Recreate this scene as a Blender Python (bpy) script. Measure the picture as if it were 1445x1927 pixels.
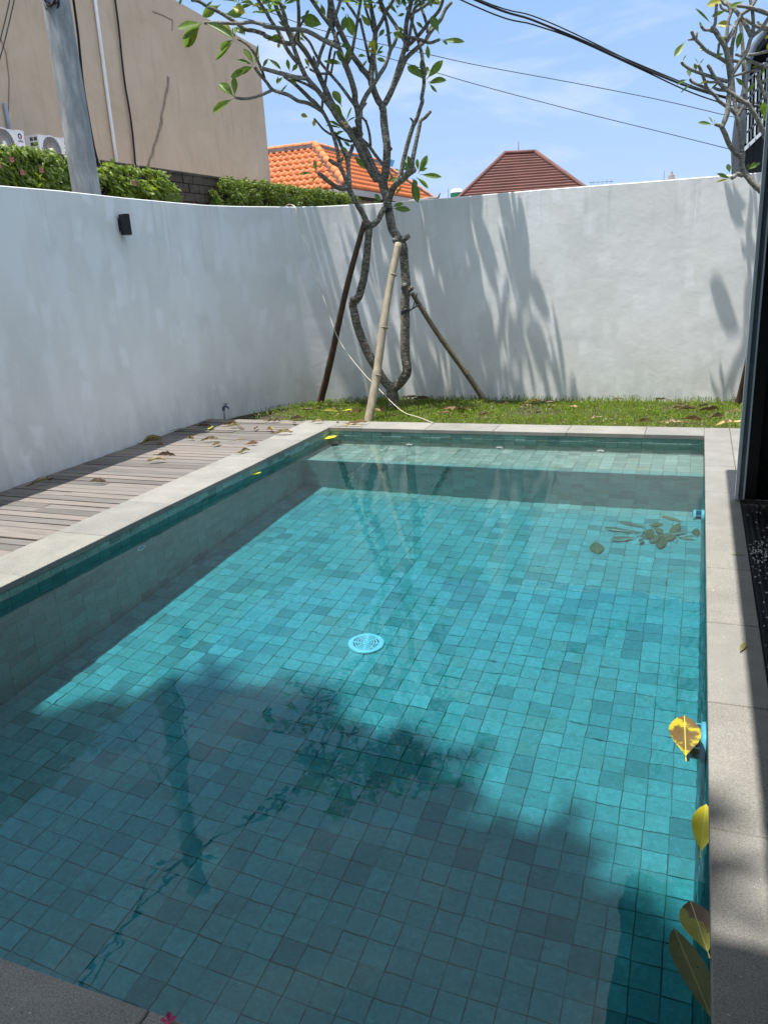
import bpy, math, random
from mathutils import Vector, Matrix, Quaternion, noise as mnoise
R = math.radians
random.seed(7)
S = bpy.context.scene
for o in list(bpy.data.objects):
    bpy.data.objects.remove(o)
COL = S.collection

# ------------------------------------------------------------------ camera
YAW, PITCH, ROLL, FPX, EYE = -0.3884, 0.3075, -0.0596, 1458.3, 1.5
PW, PH = 1445.0, 1927.0
_f = Vector((math.sin(YAW) * math.cos(PITCH), math.cos(YAW) * math.cos(PITCH), -math.sin(PITCH)))
_r0 = Vector((math.cos(YAW), -math.sin(YAW), 0))
_u0 = _r0.cross(_f)
_r = _r0 * math.cos(ROLL) + _u0 * math.sin(ROLL)
_u = -_r0 * math.sin(ROLL) + _u0 * math.cos(ROLL)
cam = bpy.data.cameras.new('camera')
camo = bpy.data.objects.new('camera', cam)
COL.objects.link(camo)
camo.matrix_world = Matrix(((_r.x, _u.x, -_f.x, 0), (_r.y, _u.y, -_f.y, 0), (_r.z, _u.z, -_f.z, EYE), (0, 0, 0, 1)))
cam.sensor_fit = 'VERTICAL'
cam.sensor_height = 24
cam.lens = 24 * FPX / PH
cam.clip_start = 0.05
cam.clip_end = 3000
S.camera = camo

# ------------------------------------------------------------------ sky, sun, exposure
SUN_TRAVEL = Vector((0.168, 0.15, -1.0)).normalized()
SUN_EL = math.asin(-SUN_TRAVEL.z)
world = bpy.data.worlds.new('World')
S.world = world
world.use_nodes = True
wn, wl = world.node_tree.nodes, world.node_tree.links
bg = wn['Background']
sky = wn.new('ShaderNodeTexSky')
sky.sky_type = 'NISHITA'
sky.sun_disc = False
sky.sun_elevation = SUN_EL
sky.sun_rotation = math.atan2(-SUN_TRAVEL.x, -SUN_TRAVEL.y)
sky.dust_density = 0.6
sky.air_density = 1.0
tc = wn.new('ShaderNodeTexCoord')
mp = wn.new('ShaderNodeMapping')
mp.inputs['Scale'].default_value = (1.0, 1.0, 3.2)
mp.inputs['Rotation'].default_value = (0.12, 0.2, 0.5)
nz = wn.new('ShaderNodeTexNoise')
nz.inputs['Scale'].default_value = 3.1
nz.inputs['Detail'].default_value = 9
nz.inputs['Roughness'].default_value = 0.58
nz.inputs['Distortion'].default_value = 0.35
rp = wn.new('ShaderNodeValToRGB')
rp.color_ramp.elements[0].position = 0.51
rp.color_ramp.elements[0].color = (0, 0, 0, 1)
rp.color_ramp.elements[1].position = 0.78
rp.color_ramp.elements[1].color = (1, 1, 1, 1)
sep = wn.new('ShaderNodeSeparateXYZ')
hz = wn.new('ShaderNodeMapRange')            # thin milky veil that thickens to the horizon all round
hz.inputs['From Min'].default_value = 0.0
hz.inputs['From Max'].default_value = 0.42
hz.inputs['To Min'].default_value = 0.50
hz.inputs['To Max'].default_value = 0.02
mul = wn.new('ShaderNodeMath'); mul.operation = 'MULTIPLY'; mul.inputs[1].default_value = 0.75
add = wn.new('ShaderNodeMath'); add.operation = 'ADD'; add.use_clamp = True
mixc = wn.new('ShaderNodeMixRGB')
mixc.inputs['Color2'].default_value = (1.55, 1.72, 1.98, 1)
tint = wn.new('ShaderNodeMixRGB'); tint.blend_type = 'MULTIPLY'; tint.inputs[0].default_value = 1
tint.inputs['Color2'].default_value = (0.85, 1.0, 1.05, 1)
wl.new(tc.outputs['Generated'], mp.inputs['Vector'])
wl.new(mp.outputs[0], nz.inputs['Vector'])
wl.new(nz.outputs['Fac'], rp.inputs[0])
wl.new(tc.outputs['Generated'], sep.inputs[0])
wl.new(sep.outputs['Z'], hz.inputs['Value'])
wl.new(rp.outputs[0], mul.inputs[0])
wl.new(mul.outputs[0], add.inputs[0])
wl.new(hz.outputs[0], add.inputs[1])
hi = wn.new('ShaderNodeMapRange')            # bright thin cloud higher up, which the water mirrors
hi.inputs['From Min'].default_value = 0.40; hi.inputs['From Max'].default_value = 0.72; hi.inputs['To Min'].default_value = 0.0; hi.inputs['To Max'].default_value = 0.62
wl.new(sep.outputs['Z'], hi.inputs['Value'])
add2 = wn.new('ShaderNodeMath'); add2.operation = 'ADD'; add2.use_clamp = True
wl.new(add.outputs[0], add2.inputs[0]); wl.new(hi.outputs[0], add2.inputs[1])
ccol = wn.new('ShaderNodeMixRGB'); ccol.inputs['Color1'].default_value = (1.55, 1.72, 1.98, 1); ccol.inputs['Color2'].default_value = (3.3, 3.35, 3.4, 1)
wl.new(hi.outputs[0], ccol.inputs[0]); wl.new(ccol.outputs[0], mixc.inputs['Color2'])
wl.new(add2.outputs[0], mixc.inputs[0])
wl.new(sky.outputs[0], tint.inputs['Color1'])
soft = wn.new('ShaderNodeMixRGB'); soft.inputs[0].default_value = 0.95; soft.inputs['Color2'].default_value = (0.41, 0.87, 1.66, 1)
wl.new(tint.outputs[0], soft.inputs['Color1']); wl.new(soft.outputs[0], mixc.inputs['Color1'])
wl.new(mixc.outputs[0], bg.inputs['Color'])
bg.inputs['Strength'].default_value = 0.15

sl = bpy.data.lights.new('sun', 'SUN')
sl.energy = 2.0
sl.angle = R(0.5)
sl.color = (1.0, 0.96, 0.90)
sl.cycles.is_caustics_light = True
so = bpy.data.objects.new('sun', sl)
COL.objects.link(so)
so.rotation_euler = SUN_TRAVEL.to_track_quat('-Z', 'Y').to_euler()
so.location = (-3, -3, 14)
S.view_settings.view_transform = 'Standard'
S.view_settings.look = 'None'
S.view_settings.exposure = 1.82
S.view_settings.gamma = 1.0
S.view_settings.use_curve_mapping = False
S.cycles.use_denoising = True
S.cycles.caustics_refractive = True
S.cycles.caustics_reflective = False
S.cycles.max_bounces = 10
S.cycles.transmission_bounces = 6
S.cycles.transparent_max_bounces = 8
S.cycles.sample_clamp_indirect = 6.0

# ------------------------------------------------------------------ pixel -> world helpers (used once, to read positions off the photograph)
CAM = Vector((0, 0, EYE))
def ray(x, y):
    return (_f + _r * ((x - PW / 2) / FPX) - _u * ((y - PH / 2) / FPX)).normalized()
def at_z(x, y, z=0.0):
    d = ray(x, y); return CAM + d * ((z - EYE) / d.z)
def at_y(x, y, Y):
    d = ray(x, y); return CAM + d * (Y / d.y)
def at_x(x, y, X):
    d = ray(x, y); return CAM + d * (X / d.x)
def px_m(P):                                   # metres per photo pixel at a point
    return (Vector(P) - CAM).dot(_f) / FPX

# ------------------------------------------------------------------ materials
def N(nt, t, **kw):
    n = nt.nodes.new(t)
    for k, v in kw.items():
        if k.startswith('_'):
            setattr(n, k[1:], v)
        else:
            n.inputs[k.replace('__', ' ')].default_value = v
    return n
def c4(c):
    return (c[0], c[1], c[2], 1)
def ramp(nt, fac, stops, interp='LINEAR'):
    n = nt.nodes.new('ShaderNodeValToRGB')
    n.color_ramp.interpolation = interp
    el = n.color_ramp.elements
    while len(el) < len(stops):
        el.new(0.5)
    for e, (p, c) in zip(el, stops):
        e.position = p; e.color = c4(c) if len(c) == 3 else c
    nt.links.new(fac, n.inputs[0])
    return n.outputs[0]
def mixrgb(nt, fac, a, b, blend='MIX'):
    n = nt.nodes.new('ShaderNodeMixRGB'); n.blend_type = blend
    for s, v in ((0, fac), (1, a), (2, b)):
        if isinstance(v, (int, float)):
            n.inputs[s].default_value = v
        elif isinstance(v, (tuple, list)):
            n.inputs[s].default_value = c4(v)
        else:
            nt.links.new(v, n.inputs[s])
    return n.outputs[0]
def base_mat(name, rough=0.8, spec=0.5):
    m = bpy.data.materials.new(name); m.use_nodes = True
    nt = m.node_tree; b = nt.nodes['Principled BSDF']
    b.inputs['Roughness'].default_value = rough
    b.inputs['Specular IOR Level'].default_value = spec
    return m, nt, b
def coords(nt, kind='world'):
    if kind == 'world':
        return nt.nodes.new('ShaderNodeNewGeometry').outputs['Position']
    return nt.nodes.new('ShaderNodeTexCoord').outputs['Object']
def noise(nt, vec, scale, detail=4, rough=0.55, dist=0.0, stretch=None):
    if stretch:
        m = N(nt, 'ShaderNodeMapping'); m.inputs['Scale'].default_value = stretch
        nt.links.new(vec, m.inputs[0]); vec = m.outputs[0]
    n = N(nt, 'ShaderNodeTexNoise', Scale=scale, Detail=detail, Roughness=rough, Distortion=dist)
    nt.links.new(vec, n.inputs['Vector'])
    return n.outputs['Fac']
def bump(nt, b, h, strength=0.3, dist=0.01, prev=None):
    n = N(nt, 'ShaderNodeBump', Strength=strength, Distance=dist)
    nt.links.new(h, n.inputs['Height'])
    if prev:
        nt.links.new(prev, n.inputs['Normal'])
    nt.links.new(n.outputs[0], b.inputs['Normal'])
    return n.outputs[0]
def simple(name, c1, c2=None, scale=8, rough=0.7, bscale=40, bstr=0.15, bdist=0.004, spec=0.5, metallic=0.0, co='world', stretch=None):
    m, nt, b = base_mat(name, rough, spec)
    b.inputs['Metallic'].default_value = metallic
    v = coords(nt, co)
    c2 = c2 or tuple(x * 0.75 for x in c1)
    f = noise(nt, v, scale, 5, 0.6, stretch=stretch)
    col = ramp(nt, f, [(0.3, c2), (0.7, c1)])
    nt.links.new(col, b.inputs['Base Color'])
    bump(nt, b, noise(nt, v, bscale, 4, stretch=stretch), bstr, bdist)
    return m
M = {}

def tile_mat():
    """green volcanic pool stone; every tile of the 0.1 m grid gets its own tone"""
    m, nt, b = base_mat('green_pool_stone', 0.75, 0.3)
    v = coords(nt)
    off = N(nt, 'ShaderNodeVectorMath', _operation='ADD'); off.inputs[1].default_value = (0.081, 0.093, 0.07)
    gn = nt.nodes.new('ShaderNodeNewGeometry')
    sh = N(nt, 'ShaderNodeVectorMath', _operation='MULTIPLY_ADD'); sh.inputs[1].default_value = (0.03, 0.03, 0.03)
    nt.links.new(gn.outputs['True Normal'], sh.inputs[0]); nt.links.new(v, sh.inputs[2])
    nt.links.new(sh.outputs[0], off.inputs[0])
    sc = N(nt, 'ShaderNodeVectorMath', _operation='SCALE'); sc.inputs['Scale'].default_value = 10.0
    nt.links.new(off.outputs[0], sc.inputs[0])
    fl = N(nt, 'ShaderNodeVectorMath', _operation='FLOOR'); nt.links.new(sc.outputs[0], fl.inputs[0])
    wn_ = N(nt, 'ShaderNodeTexWhiteNoise'); nt.links.new(fl.outputs[0], wn_.inputs[0])
    r1 = ramp(nt, wn_.outputs['Value'], [(0.0, (0.22, 0.27, 0.25)), (0.10, (0.29, 0.35, 0.33)), (0.3, (0.335, 0.41, 0.375)),
                                         (0.62, (0.365, 0.445, 0.41)), (0.88, (0.42, 0.495, 0.46)), (0.95, (0.37, 0.37, 0.31)), (1.0, (0.47, 0.54, 0.51))])
    f = noise(nt, v, 34, 8, 0.72, 0.8)
    c = mixrgb(nt, 0.8, r1, ramp(nt, f, [(0.3, (0.35, 0.36, 0.35)), (0.55, (0.5, 0.5, 0.5)), (0.75, (0.72, 0.72, 0.70))]), 'OVERLAY')
    f2 = noise(nt, v, 90, 3, 0.7)
    c = mixrgb(nt, ramp(nt, f2, [(0.62, (0, 0, 0)), (0.70, (0.6, 0.6, 0.6))]), c, (0.10, 0.12, 0.09))
    # brown silt patches
    f3 = noise(nt, v, 4.5, 5, 0.7, 0.6)
    c = mixrgb(nt, ramp(nt, f3, [(0.56, (0, 0, 0)), (0.72, (0.5, 0.5, 0.5))]), c, (0.25, 0.22, 0.13))
    c = mixrgb(nt, 1.0, c, (0.66, 0.93, 0.91), 'MULTIPLY')
    nt.links.new(c, b.inputs['Base Color'])
    bump(nt, b, noise(nt, v, 60, 5, 0.6), 0.35, 0.003)
    return m
M['tile'] = tile_mat()
M['grout'] = simple('dark_grout', (0.24, 0.24, 0.17), (0.11, 0.11, 0.075), 9, 0.95)
def stone_mat():
    m, nt, b = base_mat('grey_andesite_coping', 0.85, 0.25)
    v = coords(nt)
    oi = nt.nodes.new('ShaderNodeObjectInfo')
    f = noise(nt, v, 3.5, 6, 0.65)
    c = ramp(nt, f, [(0.3, (0.215, 0.212, 0.196)), (0.7, (0.295, 0.287, 0.265))])
    c = mixrgb(nt, 1.0, c, ramp(nt, oi.outputs['Random'], [(0.0, (0.90, 0.90, 0.91)), (0.5, (1.0, 0.99, 0.955)), (1.0, (1.06, 1.05, 1.04))]), 'MULTIPLY')
    fine = noise(nt, v, 260, 3, 0.7)
    c = mixrgb(nt, 0.8, c, ramp(nt, fine, [(0.32, (0.25, 0.25, 0.25)), (0.68, (0.75, 0.75, 0.75))]), 'OVERLAY')
    pits = noise(nt, v, 85, 2, 0.5)
    c = mixrgb(nt, ramp(nt, pits, [(0.70, (0, 0, 0)), (0.73, (0.8, 0.8, 0.8))]), c, (0.10, 0.10, 0.10))
    chips = noise(nt, v, 60, 1, 0.5)
    c = mixrgb(nt, ramp(nt, chips, [(0.2, (0.7, 0.7, 0.7)), (0.235, (0, 0, 0))]), c, (0.66, 0.65, 0.62))
    nt.links.new(c, b.inputs['Base Color'])
    n = bump(nt, b, fine, 0.35, 0.002)
    bump(nt, b, pits, 0.3, -0.002, n)
    return m
M['stone'] = stone_mat()
def plaster_mat():
    m, nt, b = base_mat('white_painted_plaster', 0.82, 0.25)
    v = coords(nt)
    f = noise(nt, v, 1.1, 6, 0.62, 0.3)
    c = ramp(nt, f, [(0.28, (0.77, 0.785, 0.765)), (0.5, (0.86, 0.865, 0.845)), (0.72, (0.92, 0.92, 0.90))])
    # patched squares and trowel marks: overpainting in slightly different whites
    vo = N(nt, 'ShaderNodeTexVoronoi', Scale=4.2); vo.distance = 'CHEBYCHEV'
    dn = noise(nt, v, 3.0, 3, 0.6)
    mp2 = N(nt, 'ShaderNodeMapping'); mp2.inputs['Scale'].default_value = (1.6, 1.6, 0.75); mp2.inputs['Rotation'].default_value = (0.15, 0.1, 0.3)
    ad = N(nt, 'ShaderNodeVectorMath', _operation='ADD')
    dsc = N(nt, 'ShaderNodeMath', _operation='MULTIPLY'); dsc.inputs[1].default_value = 0.16; nt.links.new(dn, dsc.inputs[0])
    nt.links.new(v, ad.inputs[0]); nt.links.new(dsc.outputs[0], ad.inputs[1])
    nt.links.new(ad.outputs[0], mp2.inputs[0]); nt.links.new(mp2.outputs[0], vo.inputs['Vector'])
    sp = N(nt, 'ShaderNodeSeparateColor'); nt.links.new(vo.outputs['Color'], sp.inputs[0])
    patch = ramp(nt, sp.outputs[0], [(0.62, (0.0, 0, 0)), (0.65, (0.5, 0.5, 0.5)), (0.95, (0.85, 0.85, 0.85))])
    edge = ramp(nt, vo.outputs['Distance'], [(0.20, (1, 1, 1)), (0.42, (0, 0, 0))])
    pf = mixrgb(nt, 1.0, patch, edge, 'MULTIPLY')
    c = mixrgb(nt, pf, c, (0.97, 0.98, 0.985))
    f4 = noise(nt, v, 2.2, 2, 0.4, 0.0, stretch=(1.4, 1.4, 0.6))
    c = mixrgb(nt, ramp(nt, f4, [(0.52, (0, 0, 0)), (0.60, (0.55, 0.55, 0.55))]), c, (0.94, 0.955, 0.955))
    # damp green-grey grime rising from the foot, broken up by noise
    sepz = N(nt, 'ShaderNodeSeparateXYZ'); nt.links.new(v, sepz.inputs[0])
    st = noise(nt, v, 3.5, 5, 0.7, 0.2, stretch=(1.3, 1.3, 0.5))
    mr = N(nt, 'ShaderNodeMapRange'); mr.inputs['From Min'].default_value = 0.0; mr.inputs['From Max'].default_value = 0.55
    mr.inputs['To Min'].default_value = 0.9; mr.inputs['To Max'].default_value = 0.0
    nt.links.new(sepz.outputs['Z'], mr.inputs['Value'])
    g = N(nt, 'ShaderNodeMath', _operation='MULTIPLY'); nt.links.new(mr.outputs[0], g.inputs[0])
    nt.links.new(ramp(nt, st, [(0.40, (0, 0, 0)), (0.80, (0.7, 0.7, 0.7))]), g.inputs[1])
    c = mixrgb(nt, g.outputs[0], c, (0.42, 0.45, 0.40))
    # thin run-off streaks below the top edge
    mt = N(nt, 'ShaderNodeMapRange'); mt.inputs['From Min'].default_value = 1.35; mt.inputs['From Max'].default_value = 2.25
    nt.links.new(sepz.outputs['Z'], mt.inputs['Value'])
    s2 = noise(nt, v, 7.0, 4, 0.6, 0.1, stretch=(2.2, 2.2, 0.10))
    g3 = N(nt, 'ShaderNodeMath', _operation='MULTIPLY'); nt.links.new(mt.outputs[0], g3.inputs[0])
    nt.links.new(ramp(nt, s2, [(0.54, (0, 0, 0)), (0.70, (0.42, 0.42, 0.42))]), g3.inputs[1])
    c = mixrgb(nt, g3.outputs[0], c, (0.50, 0.52, 0.50))
    nt.links.new(c, b.inputs['Base Color'])
    n = bump(nt, b, noise(nt, v, 2.4, 3, 0.5), 0.5, 0.012)
    n = bump(nt, b, noise(nt, v, 9, 5, 0.6, 0.6), 0.35, 0.006, n)
    bump(nt, b, pf, 0.4, 0.002, n)
    return m
M['plaster'] = plaster_mat()
def wood_mat():
    m, nt, b = base_mat('weathered_grey_decking', 0.85, 0.2)
    v = coords(nt)
    oi = nt.nodes.new('ShaderNodeObjectInfo')
    g = noise(nt, v, 9, 8, 0.72, 0.3, stretch=(0.30, 11, 1))
    c = ramp(nt, g, [(0.25, (0.09, 0.082, 0.075)), (0.48, (0.20, 0.185, 0.172)), (0.75, (0.30, 0.278, 0.26))])
    c = mixrgb(nt, 1.0, c, ramp(nt, oi.outputs['Random'], [(0.0, (0.66, 0.66, 0.66)), (0.35, (0.90, 0.90, 0.90)), (0.75, (1.04, 1.0, 0.97)), (1.0, (1.10, 1.04, 1.0))]), 'MULTIPLY')
    d = noise(nt, v, 3.0, 4, 0.6, stretch=(1, 3, 1))
    c = mixrgb(nt, ramp(nt, d, [(0.55, (0, 0, 0)), (0.75, (0.4, 0.4, 0.4))]), c, (0.22, 0.17, 0.135))
    nt.links.new(c, b.inputs['Base Color'])
    bump(nt, b, g, 0.5, 0.004)
    return m
M['deck'] = wood_mat()
def bark_mat(name, a, b_, c_, ring=60):
    m, nt, b = base_mat(name, 0.85, 0.2)
    v = coords(nt)
    f = noise(nt, v, 38, 7, 0.72, 0.6, stretch=(0.7, 0.7, 1.6))
    c = ramp(nt, f, [(0.36, a), (0.50, b_), (0.64, c_)])
    f2 = noise(nt, v, 6, 4, 0.6)
    c = mixrgb(nt, ramp(nt, f2, [(0.55, (0, 0, 0)), (0.7, (0.5, 0.5, 0.5))]), c, tuple(x * 0.5 for x in a))
    nt.links.new(c, b.inputs['Base Color'])
    n = bump(nt, b, noise(nt, v, ring, 3, 0.6, stretch=(0.6, 0.6, 2.5)), 0.6, 0.006)
    bump(nt, b, f, 0.5, 0.008, n)
    return m
M['bark'] = bark_mat('grey_frangipani_bark', (0.06, 0.052, 0.038), (0.15, 0.135, 0.105), (0.40, 0.38, 0.33))
M['bark_pale'] = bark_mat('pale_young_bark', (0.12, 0.11, 0.085), (0.23, 0.22, 0.185), (0.38, 0.37, 0.33))
M['bamboo'] = simple('weathered_bamboo', (0.42, 0.36, 0.26), (0.24, 0.20, 0.14), 5, 0.6, 30, 0.3, 0.003, stretch=(6, 6, 0.8))
M['bamboo_dark'] = simple('brown_bamboo', (0.27, 0.21, 0.12), (0.13, 0.10, 0.06), 6, 0.6, 30, 0.3, 0.003, stretch=(6, 6, 0.8))
M['dark_stake'] = simple('dark_brown_timber', (0.13, 0.075, 0.045), (0.055, 0.032, 0.022), 6, 0.75, 30, 0.4, 0.004, stretch=(8, 8, 1))
M['tie'] = simple('black_rubber_strap', (0.018, 0.02, 0.025), None, 10, 0.5)

def leaf_mat(name, ca, cb, vein, trans=0.35, spots=None):
    m = bpy.data.materials.new(name); m.use_nodes = True
    nt = m.node_tree; b = nt.nodes['Principled BSDF']; out = nt.nodes['Material Output']
    b.inputs['Roughness'].default_value = 0.42
    oc = coords(nt, 'object')
    sp = N(nt, 'ShaderNodeSeparateXYZ'); nt.links.new(oc, sp.inputs[0])
    oi = nt.nodes.new('ShaderNodeObjectInfo')
    f = noise(nt, coords(nt), 18, 4, 0.6)
    c = ramp(nt, f, [(0.3, ca), (0.7, cb)])
    c = mixrgb(nt, 1.0, c, ramp(nt, oi.outputs['Random'], [(0, (0.75, 0.8, 0.8)), (0.5, (1, 1, 1)), (1, (1.35, 1.2, 0.9))]), 'MULTIPLY')
    if spots:
        f5 = noise(nt, coords(nt), spots[1], 5, 0.6)
        c = mixrgb(nt, ramp(nt, f5, [(spots[2], (0, 0, 0)), (spots[2] + 0.05, (1, 1, 1))]), c, spots[0])
    # side veins, then the midrib
    ab = N(nt, 'ShaderNodeMath', _operation='ABSOLUTE'); nt.links.new(sp.outputs['X'], ab.inputs[0])
    k = N(nt, 'ShaderNodeMath', _operation='MULTIPLY_ADD'); k.inputs[1].default_value = -0.55
    nt.links.new(ab.outputs[0], k.inputs[0]); nt.links.new(sp.outputs['Y'], k.inputs[2])
    mm = N(nt, 'ShaderNodeMath', _operation='MULTIPLY'); mm.inputs[1].default_value = 150.0; nt.links.new(k.outputs[0], mm.inputs[0])
    sn = N(nt, 'ShaderNodeMath', _operation='SINE'); nt.links.new(mm.outputs[0], sn.inputs[0])
    vn = ramp(nt, sn.outputs[0], [(0.80, (0, 0, 0)), (1.0, (0.35, 0.35, 0.35))])
    c = mixrgb(nt, vn, c, vein)
    rib = ramp(nt, ab.outputs[0], [(0.010, (0.9, 0.9, 0.9)), (0.018, (0, 0, 0))])
    c = mixrgb(nt, rib, c, vein)
    nt.links.new(c, b.inputs['Base Color'])
    tr = N(nt, 'ShaderNodeBsdfTranslucent'); nt.links.new(mixrgb(nt, 1.0, c, (1.5, 1.6, 0.8), 'MULTIPLY'), tr.inputs[0])
    mx = N(nt, 'ShaderNodeMixShader'); mx.inputs[0].default_value = trans
    nt.links.new(b.outputs[0], mx.inputs[1]); nt.links.new(tr.outputs[0], mx.inputs[2])
    nt.links.new(mx.outputs[0], out.inputs[0])
    return m
M['leaf'] = leaf_mat('glossy_green_leaf', (0.07, 0.14, 0.028), (0.14, 0.23, 0.04), (0.34, 0.42, 0.14), 0.45)
M['leaf_yellow'] = leaf_mat('yellowing_leaf', (0.38, 0.32, 0.03), (0.24, 0.27, 0.03), (0.55, 0.50, 0.15), 0.35, ((0.14, 0.07, 0.02), 14, 0.62))
M['leaf_dry'] = leaf_mat('dry_brown_leaf', (0.12, 0.075, 0.05), (0.27, 0.185, 0.12), (0.34, 0.26, 0.18), 0.1)
M['leaf_straw'] = leaf_mat('straw_coloured_leaf', (0.46, 0.38, 0.22), (0.30, 0.22, 0.10), (0.50, 0.42, 0.26), 0.14, ((0.10, 0.055, 0.03), 16, 0.52))
M['leaf_sunk'] = leaf_mat('sodden_brown_leaf', (0.26, 0.165, 0.055), (0.15, 0.095, 0.035), (0.45, 0.32, 0.13), 0.1)
M['leaf_float_brown'] = leaf_mat('half_brown_leaf', (0.12, 0.06, 0.02), (0.19, 0.105, 0.04), (0.66, 0.60, 0.10), 0.08, ((0.44, 0.38, 0.02), 9, 0.52))
M['leaf_float_yellow'] = leaf_mat('yellow_fallen_leaf', (0.62, 0.55, 0.02), (0.50, 0.48, 0.02), (0.85, 0.80, 0.30), 0.12, ((0.12, 0.05, 0.02), 22, 0.70))
M['leaf_float_mixed'] = leaf_mat('yellow_and_brown_leaf', (0.42, 0.38, 0.03), (0.30, 0.27, 0.03), (0.62, 0.56, 0.18), 0.08, ((0.11, 0.055, 0.02), 11, 0.53))
M['leaf_olive'] = leaf_mat('dull_olive_leaf', (0.14, 0.15, 0.06), (0.20, 0.20, 0.08), (0.40, 0.38, 0.16), 0.12, ((0.06, 0.06, 0.03), 60, 0.62))
M['grass'] = leaf_mat('carpet_grass', (0.10, 0.18, 0.018), (0.21, 0.30, 0.025), (0.28, 0.36, 0.06), 0.45)
M['vine'] = leaf_mat('vine_leaf', (0.09, 0.16, 0.02), (0.30, 0.38, 0.04), (0.40, 0.46, 0.1), 0.42)
M['shrub'] = leaf_mat('small_leaved_creeper', (0.07, 0.13, 0.015), (0.24, 0.30, 0.035), (0.26, 0.3, 0.1), 0.3)
M['blossom'] = simple('pink_blossom', (0.62, 0.24, 0.22), (0.45, 0.13, 0.12), 30, 0.6)
M['magenta'] = simple('magenta_petal', (0.55, 0.02, 0.14), None, 30, 0.6)
M['soil'] = simple('dark_soil', (0.075, 0.06, 0.035), (0.03, 0.026, 0.016), 12, 0.95, 60, 0.6, 0.02)
M['earth'] = simple('grey_brown_ground', (0.20, 0.18, 0.14), (0.12, 0.11, 0.085), 0.8, 0.95, 30, 0.5, 0.02)
M['black_metal'] = simple('black_anodised_metal', (0.018, 0.02, 0.024), (0.012, 0.013, 0.016), 14, 0.38, 60, 0.05, 0.001, metallic=0.3)
M['alu'] = simple('pale_aluminium', (0.78, 0.82, 0.85), (0.70, 0.75, 0.78), 20, 0.4, 60, 0.05, 0.001)
M['alu_dark'] = simple('grey_blue_channel', (0.16, 0.20, 0.24), (0.12, 0.15, 0.18), 20, 0.5)
M['white_plastic'] = simple('white_abs_plastic', (0.90, 0.91, 0.91), (0.85, 0.86, 0.86), 9, 0.35, 60, 0.03, 0.001)
M['lens'] = simple('dark_lamp_lens', (0.05, 0.08, 0.12), (0.03, 0.05, 0.08), 20, 0.12)
M['pvc'] = simple('grey_pvc_pipe', (0.38, 0.44, 0.50), (0.30, 0.35, 0.40), 20, 0.4)
M['tap'] = simple('dark_blue_grey_tap', (0.10, 0.13, 0.19), (0.06, 0.08, 0.12), 20, 0.35)
M['hose'] = simple('cream_cable', (0.60, 0.55, 0.44), (0.50, 0.45, 0.35), 20, 0.55)
M['cable'] = simple('black_power_cable', (0.012, 0.014, 0.016), None, 20, 0.6)
M['wire'] = simple('thin_green_black_wire', (0.02, 0.05, 0.04), None, 20, 0.6)
def concrete_pole():
    m, nt, b = base_mat('spun_concrete', 0.8, 0.2)
    v = coords(nt)
    f = noise(nt, v, 3.2, 7, 0.62, 0.2, stretch=(3, 3, 0.7))
    c = ramp(nt, f, [(0.3, (0.18, 0.205, 0.22)), (0.5, (0.30, 0.33, 0.345)), (0.72, (0.52, 0.54, 0.54))])
    nt.links.new(c, b.inputs['Base Color'])
    bump(nt, b, noise(nt, v, 40, 5, 0.6), 0.3, 0.004)
    return m
M['pole'] = concrete_pole()
def render_wall():
    m, nt, b = base_mat('beige_cement_render', 0.92, 0.15)
    v = coords(nt)
    f = noise(nt, v, 0.9, 8, 0.66, 0.5)
    c = ramp(nt, f, [(0.25, (0.53, 0.41, 0.295)), (0.5, (0.62, 0.485, 0.355)), (0.75, (0.68, 0.55, 0.42))])
    s = noise(nt, v, 2.6, 6, 0.7, 0.4, stretch=(1.5, 1.5, 0.25))
    c = mixrgb(nt, ramp(nt, s, [(0.52, (0, 0, 0)), (0.72, (0.5, 0.5, 0.5))]), c, (0.46, 0.355, 0.255))
    nt.links.new(c, b.inputs['Base Color'])
    n = bump(nt, b, noise(nt, v, 6, 6, 0.7), 0.4, 0.02)
    bump(nt, b, noise(nt, v, 50, 3, 0.6), 0.3, 0.006, n)
    return m
M['render'] = render_wall()
M['crack'] = simple('filled_crack', (0.36, 0.28, 0.21), (0.27, 0.21, 0.16), 12, 0.95, 40, 0.5, 0.01)
M['brick'] = simple('dark_mossy_block', (0.12, 0.095, 0.07), (0.045, 0.037, 0.028), 5, 0.95, 30, 0.8, 0.02)
M['mortar'] = simple('dark_mortar', (0.045, 0.038, 0.03), None, 5, 0.95)
M['terracotta'] = simple('orange_terracotta', (0.78, 0.235, 0.07), (0.62, 0.165, 0.045), 2.2, 0.7, 30, 0.2, 0.01)
M['ridge_cement'] = simple('weathered_cement', (0.30, 0.25, 0.23), (0.17, 0.14, 0.13), 3, 0.9)
M['brown_tile'] = simple('brown_flat_roof_tile', (0.16, 0.065, 0.05), (0.11, 0.045, 0.036), 1.5, 0.75)
M['white_wall'] = simple('pale_house_wall', (0.60, 0.58, 0.54), (0.5, 0.48, 0.45), 1, 0.85)
M['dark_soffit'] = simple('dark_stained_timber', (0.05, 0.04, 0.035), None, 3, 0.8)
M['blue_tarp'] = simple('blue_plastic_sheet', (0.08, 0.38, 0.72), (0.05, 0.28, 0.6), 5, 0.4)
M['tank_green'] = simple('green_band', (0.03, 0.28, 0.17), None, 5, 0.5)
M['charcoal'] = simple('charcoal_cladding', (0.028, 0.032, 0.045), (0.018, 0.021, 0.03), 3, 0.55)
M['paving'] = simple('house_floor_tile', (0.16, 0.16, 0.16), (0.11, 0.11, 0.11), 3, 0.5)
M['ceiling'] = simple('dark_ceiling', (0.10, 0.10, 0.10), (0.08, 0.08, 0.08), 3, 0.8)
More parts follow.
